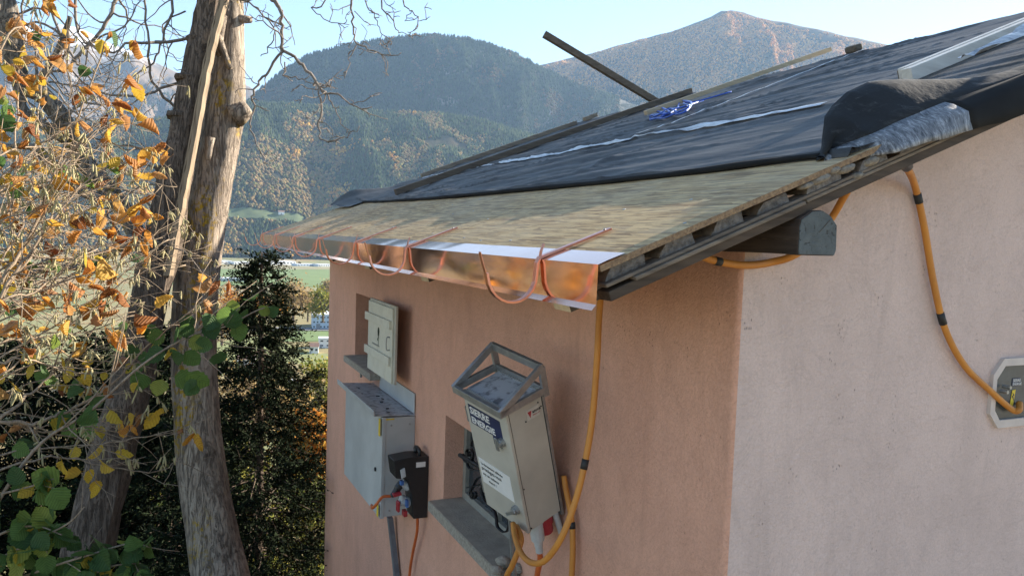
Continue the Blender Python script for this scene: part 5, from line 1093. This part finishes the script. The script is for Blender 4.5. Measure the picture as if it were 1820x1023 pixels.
# --- conifers
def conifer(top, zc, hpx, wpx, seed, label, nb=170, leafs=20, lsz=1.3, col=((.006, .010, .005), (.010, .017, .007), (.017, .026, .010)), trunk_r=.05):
    rg = np.random.default_rng(seed); ptop = im(top[0], top[1], zc); Hm_ = hpx/F*zc; Wm = wpx/F*zc
    base = ptop-A(0, 0, Hm_); t = thing('conifer', base, label, 'tree')
    MB().tube(spline([base, base+A(.01, 0, Hm_*.5), ptop-A(0, 0, Hm_*.1), ptop], 5), interp_r([trunk_r, trunk_r*.7, .02, .006], 16), 10, rough=.06).build('trunk', m_dead, t, smooth=True)
    br = MB(); VV = []; CC = []
    for k in range(nb):
        f = (k+.5)/nb; hh = Hm_*(f**.9)*.985; a = k*2.399+rg.normal(0, .3); L = Wm*(min(1, f*2.3)**1.0*.92+.07)*rg.uniform(.55, 1.2)
        p0 = ptop-A(0, 0, hh); d = A(math.cos(a), math.sin(a), rg.uniform(-.15, .45)-f*.3)
        P = [p0]
        for i in range(7): d = d+A(0, 0, -.12+.06*i)+rg.normal(0, .09, 3); d /= np.linalg.norm(d); P.append(P[-1]+d*L/7)
        br.tube(P, interp_r([.010*(.4+f), .002], 8), 4); PA = np.array(P)
        # side sprays, each a short drooping twig set with scale leaves
        ms = int(6+18*min(1, L/(Wm*.8))); s_ = rg.uniform(.10, 1, ms)**.75*6.999; i_ = s_.astype(int); b_ = PA[i_]+(PA[i_+1]-PA[i_])*(s_-i_)[:, None]; tan = PA[i_+1]-PA[i_]; tan /= np.linalg.norm(tan, axis=1)[:, None]
        sd_ = np.cross(tan, A(0, 0, 1)); sd_ /= np.linalg.norm(sd_, axis=1)[:, None]+1e-9
        o_ = tan*rg.uniform(.4, 1, (ms, 1))+sd_*rg.uniform(-1, 1, (ms, 1))+np.array([0, 0, 1])*rg.uniform(-.55, .2, (ms, 1)); o_ /= np.linalg.norm(o_, axis=1)[:, None]
        Ls = rg.uniform(.12, .34, ms)*(.6+Wm*.45)
        nl = leafs; t_ = np.linspace(.05, 1, nl)[None, :]+rg.uniform(-.03, .03, (ms, nl)); q0 = b_[:, None]+o_[:, None]*(Ls[:, None]*t_)[..., None]-np.array([0, 0, 1])*(Ls[:, None]*.35*t_**2)[..., None]
        o2 = o_[:, None]*.8+rg.normal(0, .55, (ms, nl, 3)); o2 /= np.linalg.norm(o2, axis=2)[..., None]; nn = np.cross(o2, rg.normal(0, 1, (ms, nl, 3))); nn /= np.linalg.norm(nn, axis=2)[..., None]+1e-9
        ll = rg.uniform(.018, .040, (ms, nl, 1))*(1.15-.5*t_[..., None])*lsz; wd = ll*.22
        VV.append(np.stack([q0, q0+o2*ll*.55+nn*wd, q0+o2*ll, q0+o2*ll*.5-nn*wd], 2).reshape(-1, 4, 3)); c_ = np.array(col)[rg.integers(0, len(col), ms*nl)]*rg.uniform(.7, 1.3, (ms*nl, 1)); CC.append(np.repeat(c_, 4, 0))
    V = np.concatenate(VV); n = len(V); Q = np.arange(n*4).reshape(n, 4)
    br.build('branches', m_dead, t); raw_mesh('crown', V.reshape(-1, 3), Q, m_conif, np.concatenate(CC), t)
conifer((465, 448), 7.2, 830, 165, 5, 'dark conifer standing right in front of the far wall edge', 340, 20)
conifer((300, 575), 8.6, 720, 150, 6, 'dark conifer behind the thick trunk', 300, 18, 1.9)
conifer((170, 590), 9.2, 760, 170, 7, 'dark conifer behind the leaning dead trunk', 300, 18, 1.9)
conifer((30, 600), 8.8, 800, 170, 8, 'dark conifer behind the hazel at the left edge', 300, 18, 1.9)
# --- autumn bushes and trees on the slope and in the valley
def bush(u, vtop, vbase, zc, wpx, seed, cols, label, leaf=.05, n=1500, cat='shrub', name='autumn_bush', group=None):
    rg = np.random.default_rng(seed); top = im(u, vtop, zc); Hh = (vbase-vtop)/F*zc; Wd = wpx/2/F*zc; base = top-A(0, 0, Hh); t = thing(name, base, label, cat, group)
    st = MB(); V = []; T = []; Cc = []
    st.tube([base-A(0, 0, Hh*.25), base+A(0, 0, Hh*.3), base+A(0, 0, Hh*.7)], [Wd*.09, Wd*.06, Wd*.02], 6)
    cl = []
    for k in range(16):
        a = rg.uniform(0, 6.28); r_ = Wd*math.sqrt(rg.uniform(0, .8)); hh = Hh*rg.uniform(.25, .92); r_ *= math.sin(math.pi*min(.95, hh/Hh*.75+.15)); cl.append(base+A(math.cos(a)*r_, math.sin(a)*r_, hh)); st.tube([base+A(0, 0, Hh*.15), (base+cl[-1])/2+A(0, 0, Hh*.1), cl[-1]], [Wd*.04, Wd*.025, Wd*.006], 4)
    for j in range(n):
        c_ = cl[int(rg.integers(16))]+rg.normal(0, 1, 3)*Wd*.26; o_ = rg.normal(0, 1, 3); o_ /= np.linalg.norm(o_); s_ = np.cross(o_, rg.normal(0, 1, 3)); s_ /= np.linalg.norm(s_); l = leaf*rg.uniform(.6, 1.4); i = len(V)
        V += [c_-o_*l, c_+s_*l*.7, c_+o_*l, c_-s_*l*.7]; T += [(i, i+1, i+2), (i, i+2, i+3)]; q_ = np.array(cols[int(rg.integers(len(cols)))])*rg.uniform(.75, 1.25); Cc += [q_]*4
    st.build('stems', m_dead, t); raw_mesh('crown', np.array(V), np.array(T), m_autumn, np.array(Cc), t)
OR = [(.42, .19, .03), (.36, .14, .025), (.45, .26, .045)]; YG = [(.20, .20, .04), (.28, .24, .045), (.14, .17, .035)]; TAN = [(.36, .26, .13), (.30, .22, .12), (.42, .30, .12)]
for k, a in enumerate((((555, 730, 900, 26, 110), OR, 'bright orange bush beside the pink wall edge behind the conifer'), ((430, 790, 950, 30, 110), YG, 'olive bush glimpsed through the middle of the conifer'), ((560, 860, 1100, 22, 120), YG, 'yellow green bush low beside the pink wall edge'), ((440, 850, 1100, 20, 140), YG, 'yellow green bush low behind the conifer trunk'), ((500, 660, 800, 40, 150), TAN, 'tan bush behind the conifer below the small houses'), ((330, 830, 1100, 24, 120), YG, 'yellow bush between the two dark conifers by the trunk'), ((570, 640, 760, 45, 90), YG, 'green yellow bush below the white flat roofed house'), ((420, 640, 760, 50, 110), TAN, 'tan bush between trunk and conifer'), ((250, 880, 1100, 28, 120), YG, 'olive bush behind the low shrubs left of the trunk'))):
    bush(*a[0], 100+k, a[1], a[2], leaf=.12, n=1700)
for k, a in enumerate((((575, 516, 562, 420, 50), YG, 'round yellow green tree in the fields beside the pink wall'), ((522, 500, 560, 470, 60), TAN, 'tall tan tree in the fields right of the conifer'), ((548, 512, 560, 480, 40), TAN, 'tan tree next to the round yellow green tree'), ((410, 520, 570, 430, 70), OR, 'wide orange tree in the fields beside the trunk'), ((445, 525, 570, 400, 50), OR, 'small orange tree left of the conifer'), ((500, 515, 560, 500, 40), OR, 'orange tree peeking out behind the conifer'), ((585, 500, 530, 700, 30), TAN, 'far tan tree close to the pink wall edge'), ((395, 545, 600, 360, 60), TAN, 'tan tree low beside the thick trunk'))):
    bush(*a[0], 200+k, a[1], a[2], leaf=.75, n=1300, cat='tree', name='autumn_tree', group='autumn trees in the valley')

# ================================================================ HAZE
hm = bpy.data.materials.new('air'); hm.use_nodes = True; nt = hm.node_tree
for n in list(nt.nodes): nt.nodes.remove(n)
out = nt.nodes.new('ShaderNodeOutputMaterial'); pv = nt.nodes.new('ShaderNodeVolumePrincipled'); pv.inputs['Color'].default_value = (.44, .68, 1.0, 1); pv.inputs['Density'].default_value = HAZE_DENSITY; pv.inputs['Anisotropy'].default_value = 0.1
nt.links.new(pv.outputs[0], out.inputs['Volume'])
hb = MB().bb((-9500, -400, VALLEY-6), (9500, 9800, 2300)).build('haze', hm); tag(hb, kind='stuff')
